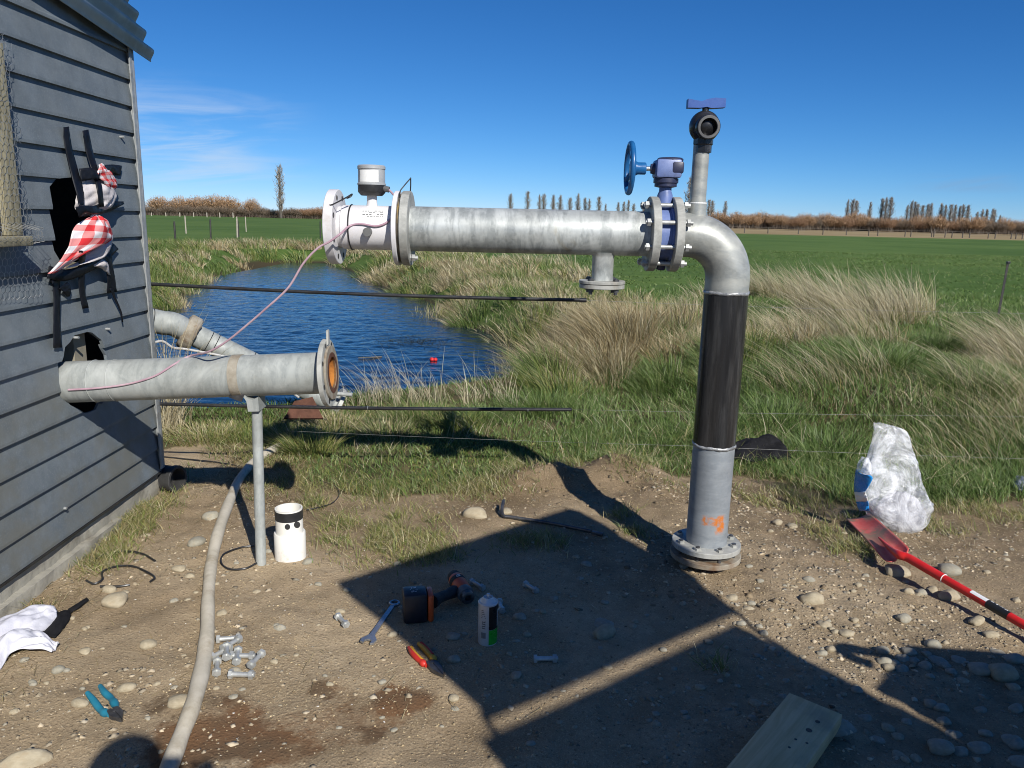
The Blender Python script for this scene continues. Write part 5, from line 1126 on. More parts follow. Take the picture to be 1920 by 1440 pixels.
# ------------------------------------------------------------------ pond details
fp = G(812, 676, WZ)
fl_ = thing('float', (fp.x, fp.y, WZ), 'red float on the pond', 'float')
MB().sphere((fp.x - .015, fp.y, WZ + .015), .032, 14, 10, (1, 1, .9)).build('float_ball', 'red_float', fl_); MB().sphere((fp.x + .032, fp.y + .01, WZ + .012), .027, 14, 10).build('float_ball', 'red_float', fl_)
tag(MB().tube(crom([G(672, 671, WZ + .01), G(695, 670, WZ + .015), G(716, 669, WZ + .01)], 8), .009, 6).build('floating_stick', 'post_dark', origin=G(695, 670, WZ)), 'dark stick floating on the pond', 'stick')
B = Blades(); 
for k in range(90):
    p = G(rng.uniform(715, 830), rng.normal(641, 5), WZ); n = 8; B.add(p.x + .12 * rng.normal(size=n), p.y + .12 * rng.normal(size=n), np.full(n, .012), .10 * rng.normal(size=(n, 2)), .008, pick(n, [(.03, .035, .015), (.05, .045, .02)]), np.full(n, WZ + .003))
tag(B.build('pond_weed', seg=2), 'dark weed floating on the pond', 'pond weed', kind='stuff')

# ------------------------------------------------------------------ hose, PVC stub, coupling, loops
def on_ground(px, r): 
    out = []
    for x, y in px: p = GR(x, y); out.append(p + Vector((0, 0, r * .92)))
    return out
hs = thing('suction_hose', GR(390, 1200), 'dirty white hose curving across the dirt from the grass to the bottom edge', 'hose')
hp = on_ground([(540, 834), (512, 850), (478, 872), (450, 905), (432, 945), (412, 1000), (398, 1060), (391, 1130), (389, 1200), (381, 1260), (364, 1330), (338, 1400), (312, 1470), (290, 1540)], .0245)
cr_ = crom(hp, 90); MB().tube(cr_, .0245, 18, True, [.0245 * (1 + .04 * math.sin(i * .9) + .05 * math.sin(i * .23)) for i in range(len(cr_))]).build('hose_body', 'hose_canvas', hs)
pv = GR(545, 1044); pvr = thing('pvc_stub', pv, 'white plastic pipe stub with black rim and two round holes on the dirt', 'pipe stub')
pv_h = .118; zt2 = AY(543, 952, pv.y).z - pv.z
b = MB(); R1 = .066; b.lathe(pv, (0, 0, 1), [(R1, -.02), (R1, pv_h - .004), (R1 - .003, pv_h), (R1 - .008, pv_h)], 40, (True, False)); b.build('socket', 'pvc_white', pvr)
R2 = .0575; up = MB().lathe(pv, (0, 0, 1), [(R2, .06), (R2, zt2 - .045)], 40, (False, False)).build('inner_pipe', 'pvc_white', pvr)
MB().lathe(pv, (0, 0, 1), [(R2 + .0012, zt2 - .046), (R2 + .0012, zt2 - .006)], 40, (False, False)).build('black_band', 'black_plastic', pvr)
MB().lathe(pv, (0, 0, 1), [(R2, zt2 - .007), (R2, zt2), (R2 - .005, zt2), (R2 - .005, .02)], 40, (False, False)).build('rim', 'pvc_white', pvr)
def on_cyl(c, R, px, py):
    d = ray(px, py); o_ = EYEP - c; A = d.x ** 2 + d.y ** 2; Bq = d.x * o_.x + d.y * o_.y; Cq = o_.x ** 2 + o_.y ** 2 - R * R
    return EYEP + d * ((-Bq - math.sqrt(max(Bq * Bq - A * Cq, 0))) / A)
for (px, py, r_) in ((539, 988, 5.2), (557, 984, 6.0)):
    b = MB(); n = 16; c = on_cyl(pv, R2 + .001, px, py); b.v.append(tuple(c)); b.v += [tuple(on_cyl(pv, R2 + .001, px + r_ * math.cos(6.283 * i / n), py + r_ * 1.05 * math.sin(6.283 * i / n))) for i in range(n)]
    b.f = [(0, 1 + i, 1 + (i + 1) % n) for i in range(n)]; b.build('drilled_hole', 'black_rubber', pvr)
cp = GR(312, 918); cpl = thing('black_coupling', cp, 'black plastic pipe coupling against the shed corner', 'pipe fitting')
ca = Vector((.95, -.28, .02)).normalized(); cc0 = cp + Vector((.035, -.02, .072))
MB().lathe(cc0 - ca * .05, ca, [(.055, 0), (.066, .002), (.066, .03), (.062, .032), (.062, .07), (.071, .073), (.071, .095), (.068, .098), (.056, .098), (.054, .03), (0, .03)], 36, (True, False)).build('coupling_body', 'black_rubber', cpl)
def loop(name, px, r, mat, lab, cat, lift=.004):
    p = on_ground(px, r); p = [q + Vector((0, 0, lift)) for q in p]
    return tag(MB().tube(crom(p, 6 * len(p)), r, 6).build(name, mat, origin=p[0]), lab, cat)
loop('strap_loop', [(162, 1092), (176, 1098), (192, 1090), (192, 1076), (215, 1066), (245, 1064), (272, 1074), (290, 1086), (282, 1094)], .0045, 'black_poly', 'thin black strap loop on the dirt near the shed footing', 'strap')
loop('strap_loop', [(180, 1050), (205, 1040), (240, 1037), (268, 1042), (291, 1055)], .0045, 'black_poly', 'black strap curve lying above the larger loop beside the shed', 'strap')
loop('strap_loop', [(188, 1103), (222, 1103), (244, 1100)], .0045, 'black_poly', 'short straight black strap end beside a stone near the shed', 'strap')
loop('wire_loop', [(478, 1026), (450, 1030), (420, 1042), (415, 1058), (430, 1070), (460, 1069), (483, 1058)], .004, 'black_poly', 'black wire loop around the foot of the support post', 'wire')
loop('wire_loop', [(575, 960), (600, 955), (625, 946), (636, 930), (628, 915), (600, 905)], .0025, 'black_poly', 'thin dark wire bent on the grass behind the PVC stub', 'wire', .01)
loop('wire_loop', [(300, 858), (350, 863), (400, 868), (450, 876)], .004, 'black_poly', 'thin dark cable on the soil behind the black coupling', 'wire')

# ------------------------------------------------------------------ tools
bp = {}
def bolt_proto():
    r = thing('hex_bolt', (0, 0, 0), 'x', 'bolt'); b = MB().cyl((-.036, 0, 0), (.036, 0, 0), .0082, seg=12); b.build('shank', 'zinc_bolt', r)
    MB().hexnut((-.046, 0, 0), (-.035, 0, 0), .0150).build('bolt_head', 'zinc_bolt', r); MB().hexnut((.018, 0, 0), (.031, 0, 0), .0150).build('nut', 'zinc_bolt', r); return r
bproto = bolt_proto(); first = True
BOLTS = [((414, 1205), (452, 1201), 0, 'pile0'), ((428, 1222), (447, 1208), .008, 'pile1'), ((410, 1232), (426, 1224), 0, 'pile2'), ((426, 1226), (425, 1250), .016, 'pile3'), ((437, 1236), (480, 1236), 0, 'pile4'), ((490, 1238), (468, 1262), .010, 'pile5'), ((408, 1246), (406, 1272), 0, 'pile6'), ((436, 1272), (478, 1271), 0, 'pile7'), ((446, 1232), (444, 1248), .004, 'pile8'),
         ((636, 1164), (650, 1178), 0, 'galvanised bolt alone on sunlit dirt left of the spanner'), ((985, 1101), (1010, 1115), 0, 'galvanised bolt in the shade right of the spray can top'), ((886, 1096), (908, 1110), 0, 'galvanised bolt behind the spray can'), ((936, 1133), (942, 1155), 0, 'galvanised bolt beside the right side of the spray can'), ((1002, 1241), (1050, 1242), 0, 'galvanised bolt lying level in the shade right of the red pliers')]
PILE = {'0': 'topmost level bolt of the pile beside the white hose', '1': 'slanted bolt just under the top bolt of the pile by the hose', '2': 'bolt head nearest the hose in the middle of the pile', '3': 'upright looking bolt in the middle of the pile by the hose', '4': 'level bolt right of the middle of the pile by the hose', '5': 'slanted bolt at the right end of the pile by the hose', '6': 'lower left bolt of the pile, pointing at the camera', '7': 'lowest level bolt of the pile by the hose', '8': 'short half hidden bolt in the centre of the pile by the hose'}
for (pa, pb_, lift, lab) in BOLTS:
    A_, B_ = GR(*pa), GR(*pb_); d = (B_ - A_); o = bproto if first else copy_thing(bproto); first = False
    o.location = (A_ + B_) / 2 + Vector((0, 0, .013 + lift)); o.rotation_euler = (random.uniform(0, 3), 0, math.atan2(d.y, d.x)); o.rotation_mode = 'XYZ'
    if lab.startswith('pile'): tag(o, PILE[lab[4:]], 'bolt', 'bolts piled by the hose')
    else: tag(o, lab, 'bolt')
# combination spanner
s_a, s_b = GR(690, 1207), GR(742, 1132); dS = (s_b - s_a); Ls = dS.length; ex = dS.normalized(); ez = Vector((0, 0, 1)); ez = (ez - ex * ez.dot(ex)).normalized(); ey = ez.cross(ex)
spn = thing('spanner', (s_a + s_b) / 2, 'steel combination spanner lying on the dirt left of the cordless driver', 'spanner')
def loc3(o, x_, y_, z_): return o + ex * x_ + ey * y_ + ez * z_
oS = s_a + Vector((0, 0, .006))
jaw = [(-.006, .026), (.012, .028), (.030, .016), (.045, .0095), (Ls - .030, .008), (Ls - .030, -.008), (.045, -.0095), (.030, -.016), (.012, -.028), (-.010, -.024), (-.016, -.013), (.002, -.013), (.010, -.004), (.010, .006), (.004, .0125), (-.014, .0125)]
MB().prism([loc3(oS, x_, y_, 0) for x_, y_ in jaw], ez * .007).build('spanner_body', 'spanner_steel', spn, True, 30)
MB().ring(loc3(oS, Ls - .014, 0, -.002), ez, .021, .013, .011, 24).build('ring_end', 'spanner_steel', spn)
# cordless driver lying on its side
dr0 = GR(775, 1172); drv = thing('cordless_driver', dr0, 'black and orange cordless impact driver lying on the shaded dirt', 'power tool')
Rb = Matrix.Rotation(math.radians(12), 3, 'Z')
bat = MB().bbox(dr0 + Vector((.0, .045, .058)), (.088, .085, .115), .012, Rb).build('battery', 'battery_dark', drv)
MB().bbox(dr0 + Vector((.0545, .054, .056)), (.022, .082, .105), .008, Rb).build('battery_collar', 'orange_plastic', drv)
txt = bpy.data.curves.new('battery_print', 'FONT')   # worn scribble on the battery: drawn as strokes below
bpy.data.curves.remove(txt)
b = MB(); rnd = random.Random(3)
for k in range(11):
    x_ = -.022 + rnd.uniform(0, .03); y_ = -.018 + rnd.uniform(0, .035); p = dr0 + Vector((0, .045, .058)) + Rb @ Vector((x_, y_, .0582)); q = p + Rb @ Vector((rnd.uniform(-.008, .012), rnd.uniform(-.004, .010), 0)); w_v = Rb @ Vector((.0012, -.001, 0))
    b.add([p - w_v, p + w_v, q + w_v, q - w_v], [(0, 1, 2, 3)])
b.build('marker_scribble', 'print_white', bat, False)
g0 = dr0 + Vector((.062, .06, .062)); g1 = GR(852, 1132) + Vector((0, .01, .048))
gp = crom([g0, lerp(g0, g1, .35) + Vector((0, .004, .0)), lerp(g0, g1, .75), g1], 14)
b = MB(); b.tube(gp, .022, 16, True, [.026, .025, .0235, .022, .021, .0205, .020, .020, .0205, .021, .022, .023, .024, .024, .023]); b.build('grip', 'grip_black', drv)
h0 = GR(850, 1098) + Vector((0, .0, .045)); h1 = GR(884, 1150) + Vector((0, 0, .040)); hd = (h1 - h0).normalized(); Lh = (h1 - h0).length
MB().lathe(h0, hd, [(.0, -.006), (.018, -.004), (.026, .004), (.029, .02), (.029, .035)], 24).build('motor_cap', 'grip_black', drv)
MB().lathe(h0 + hd * .033, hd, [(.030, 0), (.032, .006), (.032, Lh * .42), (.030, Lh * .46)], 24).build('driver_body', 'orange_plastic', drv)
MB().lathe(h0 + hd * .05, hd, [(.0326, 0), (.0328, .002), (.0328, .024), (.0326, .026)], 24, (False, False)).build('body_band', 'grip_black', drv)
MB().lathe(h0 + hd * (.033 + Lh * .44), hd, [(.031, 0), (.033, .008), (.032, .026), (.024, .034)], 24).build('gear_case', 'grey_plastic', drv)
MB().lathe(h0 + hd * (.060 + Lh * .44), hd, [(.026, 0), (.027, .006), (.0265, .022), (.020, .026), (.013, .026), (.012, .008), (0, .008)], 24, (True, False)).build('chuck', 'tool_steel', drv)
nrm_ = Vector((0, -.3, 1)); nrm_ = (nrm_ - hd * nrm_.dot(hd)).normalized(); q0 = h0 + hd * .063 + nrm_ * .0334; sd_ = hd.cross(nrm_)
b = MB()
for k, (dx, dy, wx, wy_) in enumerate(((-.008, .003, .003, .010), (-.003, .006, .006, .003), (-.003, .000, .006, .003), (.004, .003, .003, .010), (-.002, -.006, .009, .003), (-.008, -.006, .003, .005))):
    c = q0 + sd_ * dx + hd * dy; b.add([c + sd_ * (i * wx / 2) + hd * (j * wy_ / 2) for i, j in ((-1, -1), (1, -1), (1, 1), (-1, 1))], [(0, 1, 2, 3)])
b.build('rating_print', 'print_white', drv, False)
# spray can
cn = GR(914, 1203); can = thing('spray_can', cn, 'silver, black and green spray can standing upright on the shaded dirt', 'spray can'); RC = .0335; hc = AY(908, 1128, cn.y).z - cn.z
def arc_wall(name, a0_, a1_, z0_, z1_, R, mat, parent=can, n=22):
    b = MB()
    for zz_ in (z0_, z1_):
        for i in range(n + 1): a = math.radians(lerp(a0_, a1_, i / n)); b.v.append((cn.x + R * math.cos(a), cn.y + R * math.sin(a), cn.z + zz_))
    b.f = [(i, i + 1, n + 2 + i, n + 1 + i) for i in range(n)]; return b.build(name, mat, parent)
MB().lathe(cn, (0, 0, 1), [(RC - .003, -.004), (RC, .003), (RC, hc)], 40).build('can_body', 'can_silver', can)
arc_wall('black_print', -82, 70, .062, hc - .004, RC + .0006, 'can_black'); arc_wall('green_print', -82, 70, .006, .061, RC + .0006, 'can_green'); arc_wall('white_line', -22, -16, .07, hc - .02, RC + .0010, 'print_white')
b = MB()
def can_mark(a, z0_, z1_, da):
    i = len(b.v); 
    for zz_ in (z0_, z1_):
        for s in (0, 1): t_ = math.radians(a + da * s); b.v.append((cn.x + (RC + .0008) * math.cos(t_), cn.y + (RC + .0008) * math.sin(t_), cn.z + zz_))
    b.f.append((i, i + 1, i + 3, i + 2))
for k in range(6): can_mark(-128 + k * 5, .030, .052, 2.6)
for k in range(4): can_mark(-124, .066 + k * .008, .069 + k * .008, 22); can_mark(-124 + (k % 2) * 18, .066 + k * .008, .074 + k * .008, 3)
for k in range(5): can_mark(-130, .105 + k * .007, .107 + k * .007, 30 - k * 3)
b.build('warning_print', 'grey_plastic', can)
MB().lathe(cn + Vector((0, 0, hc)), (0, 0, 1), [(RC + .001, -.002), (RC + .0015, .001), (RC - .001, .004), (RC - .004, .004), (.024, .010), (.018, .017), (.017, .019), (.014, .018), (.013, .014), (.0, .014)], 40, (False, False)).build('can_top', 'can_silver', can)
MB().lathe(cn + Vector((0, 0, hc + .013)), (0, 0, 1), [(.004, 0), (.004, .008), (.0055, .009), (.0055, .017), (.002, .018)], 14).build('nozzle', 'can_silver', can)
# pliers
def pliers(name, head, e1, e2, mats, label, L1mat=None):
    hd_ = GR(*head); pts1 = on_ground(e1, .008); pts2 = on_ground(e2, .008); r = thing(name, hd_, label, 'pliers')
    for pts, (ma, mb_) in ((pts1, mats[0]), (pts2, mats[1])):
        cu = crom(pts, 18); n = len(cu); hdl = MB().tube(cu, .01, 12, True, [.0068 + .0035 * math.sin(math.pi * min(1, (i / n) * 1.15)) + (.004 if 13 < i < 17 else 0) for i in range(n)]).build('handle', ma, r)
        if mb_:
            off = Vector((.0045, .001, .0035)); MB().tube([q + off for q in cu[1:13]], .007, 10).build('grip_inlay', mb_, hdl)
    a = pts1[-1].lerp(pts2[-1], .5); d = (hd_ - a); d.z = 0; Lj = d.length; d.normalize(); s = Vector((-d.y, d.x, 0)); c = a + Vector((0, 0, .001))
    for sg in (1, -1):
        prof = [(-.012, .004), (-.006, .016), (.012, .018), (Lj * .55, .0175), (Lj * .9, .009), (Lj + .012, .0012), (Lj * .6, .0008), (-.004, .0008)]
        MB().prism([c + d * x_ + s * (y_ * sg) - Vector((0, 0, .006)) for x_, y_ in prof], (0, 0, .013)).build('jaw', 'tool_steel', r, True, 30)
    MB().cyl(c + d * .006, c + d * .006 + Vector((0, 0, .009)), .007, seg=14).build('pivot', 'tool_steel', r); return r
pliers('side_cutters', (226, 1352), [(188, 1290), (197, 1303), (210, 1315), (220, 1332)], [(164, 1303), (176, 1318), (190, 1336), (206, 1345)], (('teal_grip', None), ('teal_grip', None)), 'teal handled side cutters on the sunlit dirt at lower left')
pliers('combination_pliers', (828, 1268), [(785, 1210), (797, 1221), (808, 1234), (817, 1243)], [(767, 1218), (775, 1230), (788, 1243), (800, 1252)], (('yellow_grip', 'red_grip'), ('red_grip', 'yellow_grip')), 'red and yellow handled pliers at the edge of the shadow')
# steel bar with bent end
br = [GR(944, 956) + Vector((0, 0, .05)), GR(941, 965) + Vector((0, 0, .03)), GR(944, 972) + Vector((0, 0, .014)), GR(960, 974) + Vector((0, 0, .012)), GR(1030, 985) + Vector((0, 0, .012)), GR(1108, 1000) + Vector((0, 0, .010)), GR(1132, 1006) + Vector((0, 0, .006))]
bar_ = thing('steel_bar', br[4], 'long dark steel bar with a bent end lying across the shadow edge', 'steel bar')
MB().tube(crom(br[:6], 30), .0085, 12).build('bar', 'tool_steel', bar_); MB().bbox(br[5].lerp(br[6], .5), (.055, .022, .014), .003, Matrix.Rotation(math.atan2(br[6].y - br[5].y, br[6].x - br[5].x), 3, 'Z')).build('flat_tip', 'tool_steel', bar_)
# plank
pc = [GR(1481, 1326), GR(1572, 1372), GR(1490, 1478), GR(1388, 1442)]; plk = thing('plank_offcut', (pc[0] + pc[2]) / 2, 'weathered timber plank lying in the shade at the bottom edge', 'plank')
pex = (pc[0] - pc[3]).normalized(); pex.z = 0; pex.normalize(); pey = (pc[1] - pc[0]); pey.z = 0; wP = pey.length; pey = Vector((-pex.y, pex.x, 0)) * -1
rt_ = Matrix((pex, -pey, Vector((0, 0, 1)))).transposed(); LP = .62; cP = (pc[0] + pc[1]) / 2 - pex * (LP / 2); cP.z = .028
bm_ = MB().bbox((0, 0, 0), (LP, wP, .046), .004); ob = bm_.build('board', 'plank_wood', None); ob.parent = plk; ob.location = cP - Vector(plk.location); ob.rotation_euler = rt_.to_euler()
for (px, py, r_) in ((1533, 1353, .007), (1517, 1369, .009), (1492, 1386, .004), (1513, 1393, .004), (1480, 1401, .004)):
    p = G(px, py, .0516); MB().cyl(p - Vector((0, 0, .004)), p, r_, seg=12).build('knot' if r_ > .005 else 'nail_hole', 'post_dark', plk)
# shovel: blade propped on the stones, shaft running off the frame
def gl(px, py, h): q = GR(px, py); return G(px, py, q.z + h)
tipA, tipB = GR(1586, 972), GR(1628, 962); neck = gl(1704, 1049, .085); s_end = gl(1995, 1215, .045)
tipA.z += .035; tipB.z += .065
sh = thing('shovel', GR(1690, 1050), 'red shovel with a muddy square blade beside the plastic bag', 'shovel')
tipM = (tipA + tipB) / 2; bx = (neck - tipM).normalized(); by = Vector((tipB.x - tipA.x, tipB.y - tipA.y, tipB.z - tipA.z)); by = (by - bx * by.dot(bx)).normalized(); bz = bx.cross(by)
if bz.z < 0: bz = -bz
Lb = (neck - tipM).length * .88; b = MB(); nu, nv = 14, 26; tipv = []
kA, kB, kC_, kD_ = gl(1586, 972, .030), gl(1630, 962, .075), gl(1709, 1034, .095), gl(1664, 1060, .045)
for j in range(nv + 1):
    v_ = j / nv
    for i in range(nu + 1):
        u = i / nu; nar = 1 - .30 * max(0, (v_ - .93) / .07) ** 2; uu = .5 + (u - .5) * nar
        pnt = (kA.lerp(kB, uu)).lerp(kD_.lerp(kC_, uu), v_); q = 2 * u - 1
        b.v.append(tuple(pnt + bz * float(.012 * (q * q - 1) + .016 * math.exp(-(q * 3.5) ** 2) * sst(.45, 1, v_) + .010 * math.sin(v_ * 2.4)))); tipv.append(1 - v_)
for j in range(nv):
    for i in range(nu): a = j * (nu + 1) + i; b.f.append((a, a + 1, a + nu + 2, a + nu + 1))
bl = b.build('blade', 'shovel_blade', sh, True, 60, .004); ta = bl.data.attributes.new('tip', 'FLOAT', 'POINT'); ta.data.foreach_set('value', np.array(tipv, np.float32))
sk0 = (kA + kB) / 2 * .42 + (kC_ + kD_) / 2 * .58 + bz * .006; sk1 = neck + bz * .006
MB().tube(crom([gl(1648, 1008, .078), gl(1668, 1027, .086), gl(1686, 1040, .088), sk1, lerp(sk1, s_end, .12)], 20), .017, 16, True, [.004 + .0145 * min(1, i / 10) for i in range(21)]).build('socket', 'shovel_red', sh)
shf = lambda t_: lerp(sk1, s_end, t_)
MB().cyl(shf(.05), shf(1), .0165, seg=22).build('shaft', 'shovel_red', sh); MB().cyl(shf(.02), shf(.265), .0185, seg=22).build('ferrule', 'shovel_red', sh); MB().torus(shf(.265), s_end - sk1, .0175, .0018, 24, 6).build('ferrule_ring', 'print_white', sh)
def shaft_t(px):      # parameter on the shaft for a picture column
    lo, hi = 0.0, 1.2
    for _ in range(40):
        m_ = (lo + hi) / 2; q = shf(m_) - EYEP; xx_ = 960 + FOC * q.dot(RT) / q.dot(FW)
        lo, hi = (m_, hi) if xx_ < px else (lo, m_)
    return lo
sx_ = (s_end - sk1).normalized(); su = (EYEP - shf(.6)); su = Vector((0, -.35, 1)); su = (su - sx_ * su.dot(sx_)).normalized(); sw = sx_.cross(su)
def shaft_band(name, t0_, t1_, mat, a0_=-1.2, a1_=1.2, R=.0171):
    b = MB(); n = 14
    for t_ in (t0_, t1_):
        for i in range(n + 1): a = lerp(a0_, a1_, i / n); b.v.append(tuple(shf(t_) + (su * math.cos(a) + sw * math.sin(a)) * R))
    b.f = [(i, i + 1, n + 2 + i, n + 1 + i) for i in range(n)]; return b.build(name, mat, sh)
tA, tB, tC = shaft_t(1821), shaft_t(1852), shaft_t(1893)
shaft_band('white_label', tA, tB, 'print_white', -1.0, .7); shaft_band('black_band', tB, tC, 'print_black', -3.14, 3.14)
b = MB(); R_ = .0174
def smark(t_, a, dt, da): 
    i = len(b.v)
    for s, q in ((0, 0), (1, 0), (1, 1), (0, 1)): aa = a + da * q; b.v.append(tuple(shf(t_ + dt * s) + (su * math.cos(aa) + sw * math.sin(aa)) * R_))
    b.f.append((i, i + 1, i + 2, i + 3))
sp_ = (tC - tB)
for k, segs in enumerate(([(0, 0, .8, .15), (0, .35, .8, .15), (.55, 0, .25, .5)], [(0, 0, .25, .3), (.5, 0, .25, .3), (.25, .25, .3, .3)], [(0, 0, .22, .55), (.6, 0, .22, .55), (.2, .15, .45, .2)], [(0, 0, .3, .2), (.55, 0, .3, .2), (.25, .15, .35, .2), (0, .35, .3, .2), (.55, .35, .3, .2)])):
    for (dx, da0, wx, wa) in segs: smark(tB + sp_ * (.10 + .21 * k + dx * .17), -.75 + da0 * 1.3, sp_ * wx * .17, wa * 1.3)
b.build('band_lettering', 'print_white', sh)
b = MB()
for k in range(7): smark(tA + (tB - tA) * (.2 + .11 * k), -.7, (tB - tA) * .06, .35)
b.build('label_lettering', 'grey_plastic', sh)

# ------------------------------------------------------------------ plastic bag with crumpled contents
bg0 = GR(1690, 1003); bag = thing('plastic_bag', bg0, 'clear plastic bag of crumpled white waste standing beside the shovel blade', 'bag'); YB = bg0.y + .07
def bag_mesh(rows, amp, seed, depth=.6, nu=44):
    "rows: picture (left, right) edges from bottom to top"
    R = crom([np.array([(l + r_) / 2, (r_ - l) / 2, y]) for l, r_, y in rows], 40); b = MB(); n = len(R)
    for j, q in enumerate(R):
        c = AY(q[0], q[2], YB); e = AY(q[0] + q[1], q[2], YB); rx = abs(e.x - c.x); f = j / (n - 1); dp = rx * depth * (1 - .55 * f)
        for i in range(nu):
            a = 2 * math.pi * i / nu; d = fbm(np.array([math.cos(a) * 1.6 + seed]), np.array([math.sin(a) * 1.6 + f * 5]), seed, 4)[0]; cre = abs(fbm(np.array([a * 1.5]), np.array([f * 6 + seed]), seed + 3, 3)[0])
            k_ = 1 + amp * (float(d) * 1.4 - float(cre))
            b.v.append((c.x + rx * k_ * math.cos(a), c.y + dp * k_ * math.sin(a), c.z + .01 * float(d)))
    for j in range(n - 1):
        for i in range(nu): i2 = (i + 1) % nu; b.f.append((j * nu + i, j * nu + i2, (j + 1) * nu + i2, (j + 1) * nu + i))
    b.f.append(tuple(range(nu))[::-1]); b.f.append(tuple((n - 1) * nu + i for i in range(nu))); return b
bag_mesh([(1690, 1704, 1016), (1672, 1716, 1008), (1652, 1722, 995), (1634, 1740, 978), (1619, 1748, 960), (1610, 1751, 942), (1606, 1742, 922), (1613, 1730, 895), (1622, 1722, 870), (1630, 1709, 845), (1635, 1704, 820), (1637, 1690, 805), (1637, 1648, 793)], .16, 5).build('bag_skin', 'clear_plastic', bag, True, 180)
bag_mesh([(1686, 1708, 1010), (1668, 1718, 1000), (1652, 1736, 984), (1642, 1740, 966), (1652, 1728, 946), (1668, 1712, 930), (1680, 1700, 922)], .30, 9, .5).build('crumpled_contents', 'crumpled_white', bag, True, 180)
def bag_patch(name, L, Rr, mat, seed): 
    MB().sheet([AY(x_, y_, YB - d) for x_, y_, d in L], [AY(x_, y_, YB - d) for x_, y_, d in Rr], 10, 18, (-.4, -1, 0), .02, .010, seed, 4).build(name, mat, bag, True, 80, .001)
bag_patch('blue_print', [(1605, 880, .02), (1602, 900, .02), (1602, 922, .02)], [(1612, 888, .10), (1636, 895, .13), (1622, 922, .12)], 'print_blue', 3)
bag_patch('white_print', [(1602, 922, .02), (1603, 930, .02), (1605, 940, .02)], [(1622, 922, .12), (1626, 932, .125), (1628, 941, .12)], 'print_white', 4)
bag_patch('blue_print', [(1605, 940, .02), (1608, 950, .03), (1612, 958, .04)], [(1628, 940, .12), (1629, 950, .12), (1630, 958, .12)], 'print_blue', 5)
bag_patch('bag_flap', [(1616, 856, .03), (1608, 868, .03), (1606, 882, .03)], [(1628, 858, .05), (1634, 872, .08), (1634, 892, .10)], 'clear_plastic', 7)
# cloths on the ground
def gsheet(name, L, Rr, mat, parent, bulge, wr, seed, lift=.01, nu=16, nv=24, fq=5): return MB().sheet([GR(x_, y_) + Vector((0, 0, lift)) for x_, y_ in L], [GR(x_, y_) + Vector((0, 0, lift)) for x_, y_ in Rr], nu, nv, (0, 0, 1), bulge, wr, seed, fq).build(name, mat, parent, True, 75, .003)
wc = thing('white_garment', GR(60, 1200), 'crumpled white cloth with a black end lying on the dirt by the shed', 'cloth')
gsheet('white_cloth', [(-60, 1175), (0, 1172), (55, 1162), (95, 1150), (108, 1156)], [(-60, 1280), (0, 1222), (40, 1203), (70, 1196), (108, 1172)], 'white_cotton', wc, .05, .026, 3, .012, 34, 50, 3.4)
gsheet('white_sleeve', [(-40, 1230), (10, 1205), (60, 1196), (90, 1202), (112, 1214)], [(-40, 1300), (0, 1258), (25, 1236), (70, 1232), (98, 1230)], 'white_cotton', wc, .05, .022, 6, .014, 30, 44, 3.4)
gsheet('black_lining', [(78, 1198), (98, 1174), (108, 1156), (130, 1148)], [(104, 1200), (118, 1185), (131, 1165), (134, 1152)], 'black_cloth', wc, .015, .006, 8)
gsheet('black_strap', [(128, 1148), (145, 1138), (163, 1126)], [(134, 1154), (150, 1144), (167, 1130)], 'black_cloth', wc, .003, .001, 9, .012, 5, 12)
bcl = thing('black_jacket', GR(1420, 865), 'black cloth lying in the grass right of the riser', 'cloth')
gsheet('black_cloth', [(1358, 868), (1375, 850), (1405, 842), (1440, 842), (1470, 855), (1482, 866)], [(1362, 874), (1385, 874), (1415, 876), (1440, 874), (1465, 874), (1482, 870)], 'black_cloth', bcl, .10, .030, 5, .03)
gp_ = thing('litter_scrap', GR(1906, 915), 'small grey object in the grass at the right edge', 'litter')
gsheet('grey_fabric', [(1893, 914), (1900, 904), (1915, 902), (1935, 904)], [(1896, 918), (1905, 924), (1920, 926), (1938, 922)], 'spanner_steel', gp_, .05, .010, 7, .015)
tag(MB().ring(GR(1000, 1020) + Vector((0, 0, .006)), (0, .1, 1), .009, .005, .003, 18, .0005).build('washer', 'zinc_bolt', origin=GR(1000, 1020)), 'small steel washer in the shade below the long steel bar', 'washer')

# ------------------------------------------------------------------ stones
def stone_mesh(seed):
    bm = bmesh.new(); bmesh.ops.create_icosphere(bm, subdivisions=3, radius=1.0); r = np.random.default_rng(seed); ax = r.normal(size=(5, 3)); am = r.uniform(-.26, .22, 5)
    for v_ in bm.verts:
        n = np.array(v_.co); k_ = 1 + sum(a * math.tanh(3.2 * float(n @ x_) / np.linalg.norm(x_)) for a, x_ in zip(am, ax)); k_ *= 1 + .10 * float(fbm(np.array([n[0] * 1.7 + n[2] * 2.1 + seed]), np.array([n[1] * 1.9 + n[2]]), seed, 3)[0]); v_.co = Vector(n * k_)
    me_ = bpy.data.meshes.new('stone'); bm.to_mesh(me_); bm.free(); me_.shade_smooth(); return me_
SM = {}
for mname in ('stone_tan', 'stone_grey', 'stone_blue'):
    for k in range(4): m_ = stone_mesh(k + 1); m_.materials.append(MT[mname]); SM[(mname, k)] = m_
